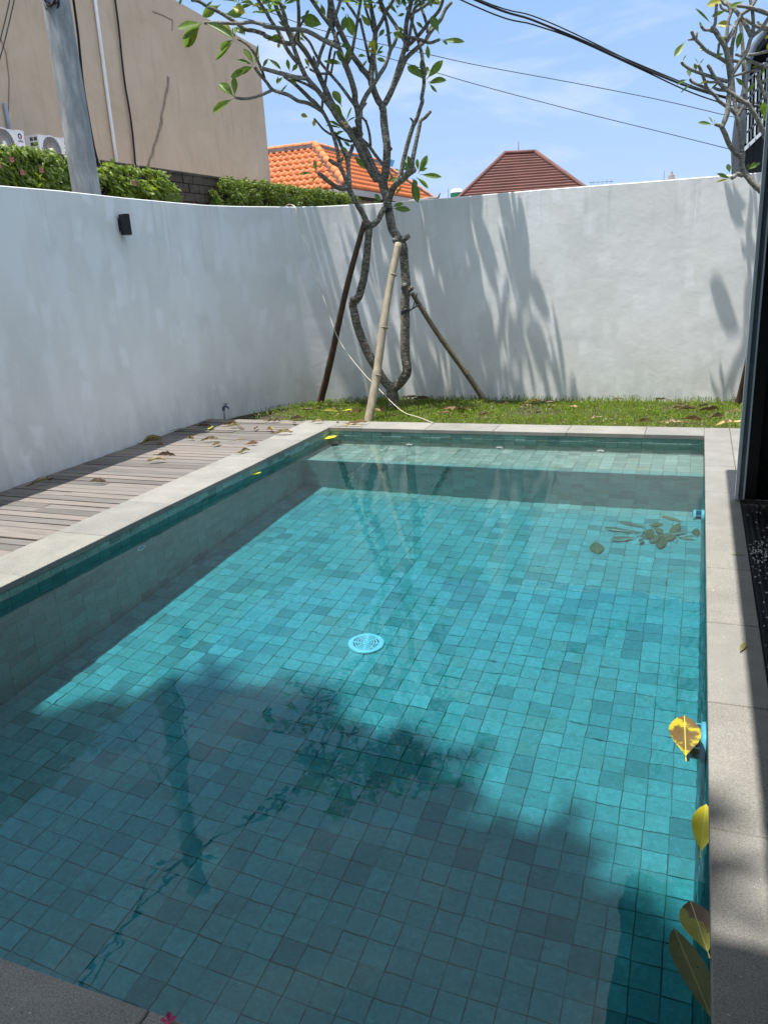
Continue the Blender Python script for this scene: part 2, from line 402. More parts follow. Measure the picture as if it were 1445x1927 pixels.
M['ac_blue'] = simple('logo_blue', (0.02, 0.02, 0.22), None, 5, 0.4)
M['ac_red'] = simple('logo_red', (0.6, 0.02, 0.06), None, 5, 0.4)
M['ac_grey'] = simple('fan_grille', (0.50, 0.50, 0.50), (0.40, 0.40, 0.41), 9, 0.5)
M['ac_dark'] = simple('fan_shadow', (0.10, 0.10, 0.105), None, 9, 0.7)
def glass_mat():
    m, nt, b = base_mat('dark_tinted_glass', 0.04, 0.5)
    f = noise(nt, coords(nt), 30, 5, 0.7)
    nt.links.new(ramp(nt, f, [(0.3, (0.004, 0.005, 0.006)), (0.8, (0.009, 0.010, 0.011))]), b.inputs['Base Color'])
    return m
M['glass'] = glass_mat()

def water_mat():
    """clear chlorinated water: refraction tinted by the depth below (shallow over the bathing step), Fresnel mirror on top"""
    m = bpy.data.materials.new('pool_water'); m.use_nodes = True
    nt = m.node_tree; nt.nodes.clear()
    out = N(nt, 'ShaderNodeOutputMaterial')
    v = coords(nt)
    sp = N(nt, 'ShaderNodeSeparateXYZ'); nt.links.new(v, sp.inputs[0])
    mr = N(nt, 'ShaderNodeMapRange'); mr.inputs['From Min'].default_value = 5.80; mr.inputs['From Max'].default_value = 6.02
    mr.interpolation_type = 'SMOOTHSTEP'
    nt.links.new(sp.outputs['Y'], mr.inputs['Value'])
    tintc = mixrgb(nt, mr.outputs[0], (0.38, 0.81, 0.93), (0.90, 0.93, 0.93))
    rf = N(nt, 'ShaderNodeBsdfRefraction'); rf.inputs['IOR'].default_value = 1.333; rf.inputs['Roughness'].default_value = 0.0
    nt.links.new(tintc, rf.inputs['Color'])
    gl = N(nt, 'ShaderNodeBsdfGlossy'); gl.inputs['Roughness'].default_value = 0.0; gl.inputs['Color'].default_value = (1, 1, 1, 1)
    fr = N(nt, 'ShaderNodeFresnel'); fr.inputs[0].default_value = 1.333
    mx = N(nt, 'ShaderNodeMixShader')
    a = noise(nt, v, 3.2, 2, 0.5, 0.3)
    b_ = noise(nt, v, 9.0, 2, 0.5, 0.2)
    bp = N(nt, 'ShaderNodeBump', Strength=1.0, Distance=0.0016); nt.links.new(a, bp.inputs['Height'])
    bp2 = N(nt, 'ShaderNodeBump', Strength=1.0, Distance=0.0006); nt.links.new(b_, bp2.inputs['Height'])
    nt.links.new(bp.outputs[0], bp2.inputs['Normal'])
    for n in (rf, gl, fr):
        nt.links.new(bp2.outputs[0], n.inputs['Normal'])
    nt.links.new(fr.outputs[0], mx.inputs[0]); nt.links.new(rf.outputs[0], mx.inputs[1]); nt.links.new(gl.outputs[0], mx.inputs[2])
    nt.links.new(mx.outputs[0], out.inputs[0])
    return m
M['water'] = water_mat()

# ------------------------------------------------------------------ mesh helpers
class MB:
    def __init__(s):
        s.v, s.f, s.sm = [], [], []
    def add(s, vs, fs, smooth=False):
        b = len(s.v)
        s.v += [tuple(p) for p in vs]
        s.f += [tuple(i + b for i in f) for f in fs]
        s.sm += [smooth] * len(fs)
        return s
    def box(s, a, b, j=0.0):
        x0, y0, z0 = a; x1, y1, z1 = b
        vs = [(x0, y0, z0), (x1, y0, z0), (x1, y1, z0), (x0, y1, z0), (x0, y0, z1), (x1, y0, z1), (x1, y1, z1), (x0, y1, z1)]
        if j:
            vs = [(x + random.uniform(-j, j), y + random.uniform(-j, j), z + random.uniform(-j, j) * 0.5) for x, y, z in vs]
        return s.add(vs, [(0, 3, 2, 1), (4, 5, 6, 7), (0, 1, 5, 4), (1, 2, 6, 5), (2, 3, 7, 6), (3, 0, 4, 7)])
    def obox(s, c, ax, ay, az):
        c = Vector(c)
        vs = [c + ax * i + ay * j + az * k for k in (-1, 1) for i, j in ((-1, -1), (1, -1), (1, 1), (-1, 1))]
        return s.add(vs, [(0, 3, 2, 1), (4, 5, 6, 7), (0, 1, 5, 4), (1, 2, 6, 5), (2, 3, 7, 6), (3, 0, 4, 7)])
    def quad(s, *p):
        return s.add(p, [tuple(range(len(p)))])
    def tube(s, pts, rad, n=8, caps=True, wob=0.0):
        pts = [Vector(p) for p in pts]
        if isinstance(rad, (int, float)):
            rad = [rad] * len(pts)
        t0 = (pts[1] - pts[0]).normalized()
        ref = Vector((0, 0, 1)) if abs(t0.z) < 0.9 else Vector((1, 0, 0))
        nrm = t0.cross(ref).normalized()
        vs, prev = [], t0
        for i, p in enumerate(pts):
            t = (pts[min(i + 1, len(pts) - 1)] - pts[max(i - 1, 0)]).normalized()
            q = prev.rotation_difference(t); nrm = (q @ nrm).normalized(); prev = t
            bn = t.cross(nrm)
            for k in range(n):
                a = 2 * math.pi * k / n
                r = rad[i] * (1 + random.uniform(-wob, wob))
                vs.append(p + (nrm * math.cos(a) + bn * math.sin(a)) * r)
        fs = []
        for i in range(len(pts) - 1):
            for k in range(n):
                a, b = i * n + k, i * n + (k + 1) % n
                fs.append((a, b, b + n, a + n))
        if caps:
            c0 = len(vs); vs.append(pts[0] - (pts[1] - pts[0]).normalized() * rad[0] * 0.4)
            c1 = len(vs); vs.append(pts[-1] + (pts[-1] - pts[-2]).normalized() * rad[-1] * 0.5)
            L = (len(pts) - 1) * n
            for k in range(n):
                fs.append((c0, (k + 1) % n, k)); fs.append((c1, L + k, L + (k + 1) % n))
        return s.add(vs, fs, True)
    def lathe(s, prof, o, ax, n=20):
        """prof: (radius, height) along axis ax from origin o"""
        o, ax = Vector(o), Vector(ax).normalized()
        u = ax.orthogonal().normalized(); w = ax.cross(u)
        vs = [o + ax * h + (u * math.cos(2 * math.pi * k / n) + w * math.sin(2 * math.pi * k / n)) * r for r, h in prof for k in range(n)]
        fs = [(i * n + k, i * n + (k + 1) % n, (i + 1) * n + (k + 1) % n, (i + 1) * n + k) for i in range(len(prof) - 1) for k in range(n)]
        return s.add(vs, fs, True)
    def mesh(s, name, mats):
        me = bpy.data.meshes.new(name)
        me.from_pydata(s.v, [], s.f)
        me.polygons.foreach_set('use_smooth', s.sm)
        for m in (mats if isinstance(mats, (list, tuple)) else [mats]):
            me.materials.append(m)
        me.update()
        return me
    def build(s, name, mat, parent=None, recv=False):
        return link(name, s.mesh(name, mat), parent, recv)
def link(name, me, parent=None, recv=False):
    o = bpy.data.objects.new(name, me); COL.objects.link(o)
    if parent:
        o.parent = parent
    if recv:
        o.cycles.is_caustics_receiver = True
    return o
def tag(o, label=None, cat=None, group=None, kind=None):
    if label: o['label'] = label
    if cat: o['category'] = cat
    if group: o['group'] = group
    if kind: o['kind'] = kind
    return o
def empty(name, loc=(0, 0, 0)):
    o = bpy.data.objects.new(name, None); COL.objects.link(o); o.location = loc
    o.empty_display_size = 0.1
    return o
def struct(o):
    o['kind'] = 'structure'; return o
def catmull(pts, rad, sub=4):
    P = [Vector(p) for p in pts]
    if len(P) < 3:
        return P, list(rad)
    out, ro = [], []
    for i in range(len(P) - 1):
        p0, p1, p2, p3 = P[max(i - 1, 0)], P[i], P[i + 1], P[min(i + 2, len(P) - 1)]
        for k in range(sub):
            t = k / sub
            out.append(0.5 * ((2 * p1) + (p2 - p0) * t + (2 * p0 - 5 * p1 + 4 * p2 - p3) * t * t + (3 * p1 - p0 - 3 * p2 + p3) * t ** 3))
            ro.append(rad[i] * (1 - t) + rad[i + 1] * t)
    out.append(P[-1]); ro.append(rad[-1])
    return out, ro

# ------------------------------------------------------------------ pool dimensions (metres)
XL, XR, YN, YF = -3.341, 0.119, 0.962, 6.856
ZW, ZF, ZS, YS = -0.082, -1.27, -0.43, 6.21
GROUND_Z = -0.06

# ground: one sheet to the horizon with a hole where the pool and the garden bed lie
gx0, gx1, gy0, gy1 = -4.95, 0.30, 0.70, 8.74
g = MB(); B = 1500
g.quad((-B, -B, GROUND_Z), (B, -B, GROUND_Z), (B, gy0, GROUND_Z), (-B, gy0, GROUND_Z))
g.quad((-B, gy1, GROUND_Z), (B, gy1, GROUND_Z), (B, B, GROUND_Z), (-B, B, GROUND_Z))
g.quad((-B, gy0, GROUND_Z), (gx0, gy0, GROUND_Z), (gx0, gy1, GROUND_Z), (-B, gy1, GROUND_Z))
g.quad((gx1, gy0, GROUND_Z), (B, gy0, GROUND_Z), (B, gy1, GROUND_Z), (gx1, gy1, GROUND_Z))
struct(g.build('ground', M['earth']))

# pool shell: concrete body in four walls + slab; tiles are pieces laid on it
T = 0.008
def shell(name, a, b):
    return struct(MB().box(a, b).build(name, M['grout'], None, True))
floor = shell('pool_floor', (XL - 0.2, YN - 0.2, ZF - 0.2), (XR + 0.15, YF + 0.2, ZF - T))
wl_ = shell('pool_wall', (XL - 0.2, YN - 0.2, ZF - T), (XL - T, YF + 0.2, -0.034))
wr_ = shell('pool_wall', (XR + T, YN - 0.2, ZF - T), (XR + 0.15, YF + 0.2, -0.034))
wf_ = shell('pool_wall', (XL - T, YF + T, ZF - T), (XR + T, YF + 0.2, -0.034))
wn2 = shell('pool_wall', (XL - T, YN - 0.2, ZF - T), (XR + T, YN - T, -0.034))
step = shell('pool_step', (XL - T + .001, YS + T, ZF - T), (XR + T - .001, YF + T, ZS - T))

def tile_proto(kind):
    ms = []
    for k in range(5):
        mb = MB(); h = 0.0486
        j = lambda: random.uniform(-0.0009, 0.0009)
        a = [(-h + j(), -h + j()), (h + j(), -h + j()), (h + j(), h + j()), (-h + j(), h + j())]
        c = 0.0018
        vs = [(x, y, -T) for x, y in a] + [(x, y, -0.0015) for x, y in a] + [(x - math.copysign(c, x), y - math.copysign(c, y), random.uniform(-0.0006, 0.0006)) for x, y in a]
        fs = [(0, 1, 5, 4), (1, 2, 6, 5), (2, 3, 7, 6), (3, 0, 4, 7), (4, 5, 9, 8), (5, 6, 10, 9), (6, 7, 11, 10), (7, 4, 8, 11), (8, 9, 10, 11)]
        mb.add(vs, fs); ms.append((mb, mb.mesh('tile_%s' % kind, M['tile'])))
    return ms
TP = tile_proto('stone')
def lay_tiles(parent, sites, mat3, limit=300, tight=1.0):
    """sites: (centre, scale_u, scale_v); mat3: rotation from tile frame; nearest `limit` become pieces, the rest one joined part"""
    sites = sorted(sites, key=lambda s: (Vector(s[0]) - CAM).length)
    rest = MB()
    for i, (c, su, sv) in enumerate(sites):
        su *= tight; sv *= tight
        mb, me = random.choice(TP)
        rot = mat3 @ Matrix.Rotation(random.choice((0, 1, 2, 3)) * math.pi / 2 if abs(su - sv) < .01 else 0, 3, 'Z') @ Matrix.Rotation(random.gauss(0, 0.006), 3, 'X') @ Matrix.Rotation(random.gauss(0, 0.006), 3, 'Y') @ Matrix.Rotation(random.gauss(0, 0.006), 3, 'Z')
        m4 = Matrix.Translation(Vector(c) + mat3 @ Vector((random.gauss(0, .0006), random.gauss(0, .0006), random.gauss(0, .0004)))) @ rot.to_4x4() @ Matrix.Diagonal((su, sv, 1, 1))
        if i < limit:
            o = link('tile', me, parent, True); o.matrix_local = m4
        else:
            rest.add([m4 @ Vector(v) for v in mb.v], mb.f)
    if rest.v:
        o = rest.build('tile_field', M['tile'], parent, True); o['kind'] = 'stuff'
I3 = Matrix.Identity(3)
FACE_PX = Matrix(((0, 0, 1), (1, 0, 0), (0, 1, 0)))          # tile normal -> +x  (u along y, v along z)
FACE_NX = Matrix(((0, 0, -1), (-1, 0, 0), (0, 1, 0)))
FACE_NY = Matrix(((1, 0, 0), (0, 0, -1), (0, 1, 0)))         # tile normal -> -y
FACE_PY = Matrix(((-1, 0, 0), (0, 0, 1), (0, 1, 0)))
def cuts(a, b, ph):
    """cell boundaries of the 0.1 m grid with phase ph between a and b"""
    k0 = math.ceil((a - ph) / 0.1 - 1e-6)
    e = [a]; x = ph + k0 * 0.1
    while x < b - 1e-6:
        if x - e[-1] > 0.025: e.append(x)
        x += 0.1
    if b - e[-1] < 0.025: e.pop()
    e.append(b)
    return list(zip(e[:-1], e[1:]))
def cell_sites(us, vs, fn):
    return [(fn((u0 + u1) / 2, (v0 + v1) / 2), (u1 - u0) / 0.1, (v1 - v0) / 0.1) for u0, u1 in us for v0, v1 in vs]
xs = cuts(XL, XR, 0.019); ys = cuts(YN, YS, 0.007)
sites = cell_sites(xs, ys, lambda x, y: (x, y, ZF))
def visible(s):
    c = Vector(s[0]); c.z = ZW + (ZF - ZW) / 1.45
    d = c - CAM; zz = d.dot(_f)
    X, Y = PW / 2 + FPX * d.dot(_r) / zz, PH / 2 - FPX * d.dot(_u) / zz
    return -40 < X < PW + 30 and Y < PH + 40
vis = [s for s in sites if visible(s)]
lay_tiles(floor, vis, I3, 300)
hid = [s for s in sites if not visible(s)]
lay_tiles(floor, hid, I3, 0)
zs = cuts(ZF, -0.036, -0.07)
lay_tiles(wl_, cell_sites(cuts(YN, YF, 0.007), zs, lambda y, z: (XL, y, z)), FACE_PX, 300, 1.018)
lay_tiles(wr_, cell_sites(cuts(YN, YF, 0.007), zs, lambda y, z: (XR, y, z)), FACE_NX, 0, 1.018)
lay_tiles(wn2, cell_sites(xs, zs, lambda x, z: (x, YN, z)), FACE_PY, 0, 1.018)
lay_tiles(wf_, cell_sites(cuts(XL, XR, 0.019), cuts(ZS, -0.036, -0.07), lambda x, z: (x, YF, z)), FACE_NY, 300, 1.018)
lay_tiles(step, cell_sites(cuts(XL, XR, 0.019), cuts(YS - T + 0.008, YF, 0.007), lambda x, y: (x, y, ZS)), I3, 280)
riser = struct(MB().box((XL - T + .002, YS + T - .001, ZF - T), (XR + T - .002, YS + T + .004, ZS - T)).build('step_riser', M['grout'], None, True))
lay_tiles(riser, cell_sites(cuts(XL, XR, 0.019), cuts(ZF, ZS - .004, -0.07), lambda x, z: (x, YS, z)), FACE_NY, 300, 1.018)

# water: one flat sheet at the water line (its ripples are in the material)
w = MB(); w.add([(XL - .004, YN - .004, ZW), (XR + .004, YN - .004, ZW), (XR + .004, YF + .004, ZW), (XL - .004, YF + .004, ZW)], [(0, 1, 2, 3)], True)
water = struct(w.build('water', M['water']))
water.cycles.is_caustics_caster = True

# coping: stone by stone
coping = struct(MB().box((XL - .36, YN - .30, -0.06), (XL - T - .004, YF + .30, -0.034)).build('pool_coping', M['grout']))
g2 = MB(); g2.box((XL, YF + T + .004, -0.06), (XR + .19, YF + .29, -0.034)); g2.box((XR + T + .004, YN - .3, -0.06), (XR + .19, YF, -0.034)); g2.box((XL, YN - .5, -0.06), (XR, YN - T - .004, -0.034))
g2.build('mortar_bed', M['grout'], coping)
def slab(a, b, name='coping_stone', parent=coping, mat='stone'):
    c = 0.003; x0, y0, z0 = a; x1, y1, z1 = b
    dz = random.uniform(-0.0012, 0.0012); z1 += dz
    vs = [(x0, y0, z0), (x1, y0, z0), (x1, y1, z0), (x0, y1, z0), (x0, y0, z1 - c), (x1, y0, z1 - c), (x1, y1, z1 - c), (x0, y1, z1 - c),
          (x0 + c, y0 + c, z1), (x1 - c, y0 + c, z1), (x1 - c, y1 - c, z1), (x0 + c, y1 - c, z1)]
    fs = [(0, 3, 2, 1), (0, 1, 5, 4), (1, 2, 6, 5), (2, 3, 7, 6), (3, 0, 4, 7), (4, 5, 9, 8), (5, 6, 10, 9), (6, 7, 11, 10), (7, 4, 8, 11), (8, 9, 10, 11)]
    return MB().add(vs, fs).build(name, M[mat], parent)
XLO, YFO, G = XL - 0.383, YF + 0.314, 0.0014
ov = 0.006
yy = [0.3, 0.92, 1.59, 2.26, 2.92, 3.58, 4.25, 4.93, 5.60, 6.27, YFO]
for a, b in zip(yy[:-1], yy[1:]):
    slab((XLO, a + G, -0.034), (XL + ov, b - G, 0.0))
fx = [XL + ov, -3.0, -2.34, -1.68, -1.02, -0.36, XR - ov]
for a, b in zip(fx[:-1], fx[1:]):
    slab((a + G, YF - ov, -0.034), (b - G, YFO, 0.0))
ry = [0.3, 0.60, 1.25, 1.914, 2.576, 3.22, 3.845, 4.53, 5.18, 5.85, YFO]
for a, b in zip(ry[:-1], ry[1:]):
    slab((XR - ov, a + G, -0.034), (0.312, b - G, 0.0))
for a, b in zip([5.05, 5.60, 6.3], [5.60, 6.3, YFO]):
    slab((0.315, a + G, -0.034), (0.95, b - G, 0.0))
nx = [XL + ov, -2.90, -2.30, -1.66, -1.01, -0.36, XR - ov]
for a, b in zip(nx[:-1], nx[1:]):
    slab((a + G, 0.3, -0.034), (b - G, YN + ov, 0.0))

# deck: planks across the strip between the coping and the left wall
deck = struct(MB().box((-4.93, 0.2, -0.12), (XLO - 0.01, 7.16, -0.045)).build('wooden_deck', M['dark_soffit']))
y = 7.185; 
while y > 0.6:
    wdt = 0.088 + random.uniform(-0.004, 0.004)
    x0, x1 = -4.945, XLO - 0.004
    segs = [(x0, x1)]
    if random.random() < 0.22:
        c = random.uniform(-4.6, -4.0); segs = [(x0, c - 0.0015), (c + 0.0015, x1)]
    for (a, b) in segs:
        t = random.uniform(-0.003, 0.002); tw = random.uniform(-0.003, 0.003); q = random.uniform(-.0015, .0015)
        vs = [(a, y - wdt + q, -0.03), (b, y - wdt - q, -0.03), (b, y, -0.03), (a, y, -0.03),
              (a, y - wdt + q, -0.004 + t), (b, y - wdt - q, -0.004 + t + tw), (b, y, -0.004 + t - tw * .5), (a, y, -0.004 + t)]
        pl = MB().add(vs, [(0, 3, 2, 1), (4, 5, 6, 7), (0, 1, 5, 4), (1, 2, 6, 5), (2, 3, 7, 6), (3, 0, 4, 7)]).build('plank', M['deck'], deck)
    y -= wdt + random.uniform(0.006, 0.012)

# ------------------------------------------------------------------ garden wall: straight, quarter turn, straight
path = [(-4.97, -3.0), (-4.97, 1.0), (-4.97, 3.0), (-4.97, 4.5), (-4.97, 5.5), (-4.97, 6.3), (-4.965, 6.9)]
cx, cy, rr = -3.40, 7.18, 1.57
for k in range(0, 15):
    a = math.pi - k / 14 * math.pi / 2
    path.append((cx + rr * math.cos(a), cy + rr * math.sin(a)))
path += [(-2.6, 8.75), (-1.6, 8.75), (-0.6, 8.745), (0.5, 8.74), (1.6, 8.74), (4.0, 8.74)]
TOPPX = [(-200, 330), (0, 350), (110, 358), (225, 371), (320, 380), (390, 386), (450, 388), (555, 389), (610, 388), (660, 385), (720, 382), (800, 376), (1000, 358), (1200, 343), (1425, 325), (1600, 310)]
def wall_top(p):
    best = None
    for i in range(len(TOPPX) - 1):      # intersect the vertical through p with the wall's top line as photographed
        for z in (1.9, 2.5):
            pass
    lo, hi = 1.6, 3.0
    for _ in range(30):
        z = (lo + hi) / 2; d = Vector((p[0], p[1], z)) - CAM; zz = d.dot(_f)
        X, Y = PW / 2 + FPX * d.dot(_r) / zz, PH / 2 - FPX * d.dot(_u) / zz
        yl = TOPPX[0][1]
        for (xa, ya), (xb, yb) in zip(TOPPX[:-1], TOPPX[1:]):
            if xa <= X <= xb: yl = ya + (yb - ya) * (X - xa) / (xb - xa)
        if X > TOPPX[-1][0]: yl = TOPPX[-1][1]
        if Y > yl: lo = z
        else: hi = z
    return z
tops = [wall_top(p) if 4.0 < p[1] and p[0] < 0.6 else None for p in path]
first = next(t for t in tops if t); last = [t for t in tops if t][-1]
seen = False
for i, t in enumerate(tops):
    if t is None: tops[i] = last if seen else first
    else: seen = True
print('wall tops', [round(t, 2) for t in tops])
wm = MB(); n = len(path); th = 0.13
for i, p in enumerate(path):
    a, b = path[max(i - 1, 0)], path[min(i + 1, n - 1)]
    d = Vector((b[0] - a[0], b[1] - a[1], 0)).normalized(); nr = Vector((-d.y, d.x, 0))
    q = Vector((p[0], p[1], 0)) + nr * th
    z = tops[i]
    wm.v += [(p[0], p[1], -0.35), (p[0], p[1], z - 0.006), (p[0] + nr.x * .006, p[1] + nr.y * .006, z), (q.x, q.y, z + 0.004), (q.x, q.y, -0.35)]
for i in range(n - 1):
    for k in range(4):
        a = i * 5 + k
        wm.f.append((a, a + 1, a + 6, a + 5)); wm.sm.append(True)
gw = wm.build('garden_wall', M['plaster'])
mod = gw.modifiers.new('edges', 'EDGE_SPLIT'); mod.split_angle = R(35)
tag(gw, 'long white plastered garden wall curving round the pool corner', 'wall')

# garden bed and grass
bed = MB()
gz = -0.055
pp = [p for p in path if p[1] > 7.17 and p[0] < 1.7]
vs = [(-3.4, 7.165, gz)] + [(p[0], p[1], gz) for p in pp] + [(1.6, 7.165, gz)]
bed.add([(-4.9, 7.17, gz - .03)] + [(p[0], p[1], gz - .02 * (p[0] < -3.6)) for p in pp] + [(1.6, 7.165, gz)], [tuple(range(len(pp) + 2))[::-1]])
struct(bed.build('garden_bed', M['soil']))
struct(MB().box((-4.9, 7.19, -0.5), (XLO + .4, 7.2, gz - .031)).build('bed_edge', M['soil']))
def in_bed(x, y, m=0.02):
    if y < YFO + 0.004 or y > 8.735 - m or x > 1.2: return False
    if x < cx and y > cy and math.hypot(x - cx, y - cy) > rr - m: return False
    return x > -4.95 + m
gr = MB(); cnt = 0
random.seed(11)
while cnt < 21000:
    x = random.uniform(-4.8, 0.75); y = random.uniform(YFO, 8.73)
    if not in_bed(x, y): continue
    # thin out on the left where the bed meets the deck
    dens = 1.0 if x > -4.1 else max(0.0, (x + 4.75) / 0.65) * min(1, max(0, (y - 7.2) / .5))
    if random.random() > dens: cnt += 0.3; continue
    cl = mnoise.noise(Vector((x * 2.2, y * 2.2, 0)))
    if cl < -0.38 and random.random() < 0.5: cnt += 0.5; continue
    cnt += 1
    edge_boost = 1.7 if (y > 8.6 and random.random() < .5) else 1.0
    h = random.uniform(0.020, 0.042) * (1 + 0.5 * cl) * edge_boost
    L = random.uniform(0.03, 0.055) * (0.8 if edge_boost > 1 else 1); wd = random.uniform(0.0045, 0.0085)
    a = random.uniform(0, 2 * math.pi); d = Vector((math.cos(a), math.sin(a), 0)); s = Vector((-d.y, d.x, 0))
    b0 = Vector((x, y, gz + random.uniform(0, .012)))
    lean = random.uniform(0.3, 1.0) / edge_boost
    m_ = b0 + d * L * 0.5 * lean + Vector((0, 0, h)); t_ = b0 + d * L * lean + Vector((0, 0, h * random.uniform(0.5, 1.2)))
    gr.add([b0 - s * wd * .3, b0 + s * wd * .3, m_ + s * wd * .5, m_ - s * wd * .5, t_], [(0, 1, 2, 3), (3, 2, 4)])
lt = MB()
for _ in range(900):
    x = random.uniform(-4.7, .7); y = random.uniform(YFO, 8.7)
    if not in_bed(x, y, .05): continue
    a = random.uniform(0, 6.28); l = random.uniform(.012, .05); d = Vector((math.cos(a), math.sin(a), random.uniform(-.2, .4))) * l; s_ = Vector((-math.sin(a), math.cos(a), random.uniform(-.3, .3))) * l * .25
    b0 = Vector((x, y, gz + random.uniform(.02, .045)))
    lt.add([b0, b0 + d * .5 + s_, b0 + d, b0 + d * .5 - s_], [(0, 1, 2, 3)])
tag(lt.build('leaf_litter', M['leaf_dry']), 'crumbs of dead leaf scattered through the grass', 'leaf litter', kind='stuff')
tag(gr.build('grass', M['grass']), 'short broad-bladed green grass in the bed behind the pool', 'grass', kind='stuff')

# ------------------------------------------------------------------ leaves
def leaf_mesh(name, mat, curl=0.15, fold=0.18, nseg=7, crumple=0.0):
    mb = MB(); rows = []
    for i in range(nseg + 1):
        t = i / nseg
        if t < 0.10: wv = 0.035
        else:
            u = (t - 0.10) / 0.90
            wv = 0.5 * (math.sin(math.pi * u ** 1.25) ** 0.8) if u < 1 else 0.0
            wv = max(wv, 0.004)
        z = -curl * t * t + random.uniform(-crumple, crumple)
        c = Vector((random.uniform(-crumple, crumple) * .5, t, z))
        zl = wv * fold + random.uniform(0, crumple); zr = wv * fold + random.uniform(0, crumple)
        rows.append([(c.x - wv, t, z + zl), (c.x - wv * .5, t, z + zl * .38), tuple(c), (c.x + wv * .5, t, z + zr * .38), (c.x + wv, t, z + zr)])
    for r_ in rows: mb.v += r_
    for i in range(nseg):
        for k in range(4):
            a = i * 5 + k; mb.f.append((a, a + 1, a + 6, a + 5)); mb.sm.append(True)
    return mb.mesh(name, mat)
random.seed(5)
LEAF = {}
for key, mt in (('g', 'leaf'), ('y', 'leaf_yellow'), ('d', 'leaf_dry'), ('s', 'leaf_straw'), ('k', 'leaf_sunk'), ('fb', 'leaf_float_brown'), ('fy', 'leaf_float_yellow'), ('o', 'leaf_olive'), ('fm', 'leaf_float_mixed')):
    if key in ('d', 's'):
        LEAF[key] = [leaf_mesh('leaf_' + mt, M[mt], random.uniform(-.10, .04), random.uniform(.05, .75), 9, 0.07) for _ in range(6)]
    elif key in ('fb', 'fy', 'k', 'o', 'fm'):
        LEAF[key] = [leaf_mesh('leaf_' + mt, M[mt], 0.0, 0.03, 10, 0.008) for _ in range(2)]
    else:
        LEAF[key] = [leaf_mesh('leaf_' + mt, M[mt], c, f_) for c, f_ in ((.05, .2), (.18, .3), (.3, .25), (-.06, .15))]
def orient(base, tip, facing):
    y_ = (tip - base); L = y_.length; y_.normalize()
    z_ = (facing - y_ * facing.dot(y_))
    if z_.length < 1e-4: z_ = y_.orthogonal()
    z_.normalize(); x_ = y_.cross(z_)
    return Matrix(((x_.x, y_.x, z_.x, base.x), (x_.y, y_.y, z_.y, base.y), (x_.z, y_.z, z_.z, base.z), (0, 0, 0, 1))), L
def put_leaf(base, tip, width, key='g', facing=None, parent=None, name='leaf'):
    base, tip = Vector(base), Vector(tip)
    facing = facing or Vector((random.uniform(-.5, .5), random.uniform(-.6, .3), 1))
    m, L = orient(base, tip, facing)
    o = link(name, random.choice(LEAF[key]), parent)
    m = m @ Matrix.Diagonal((width, L, (width + L) * .5, 1))
    if parent: o.matrix_local = m
    else: o.matrix_world = m
    return o

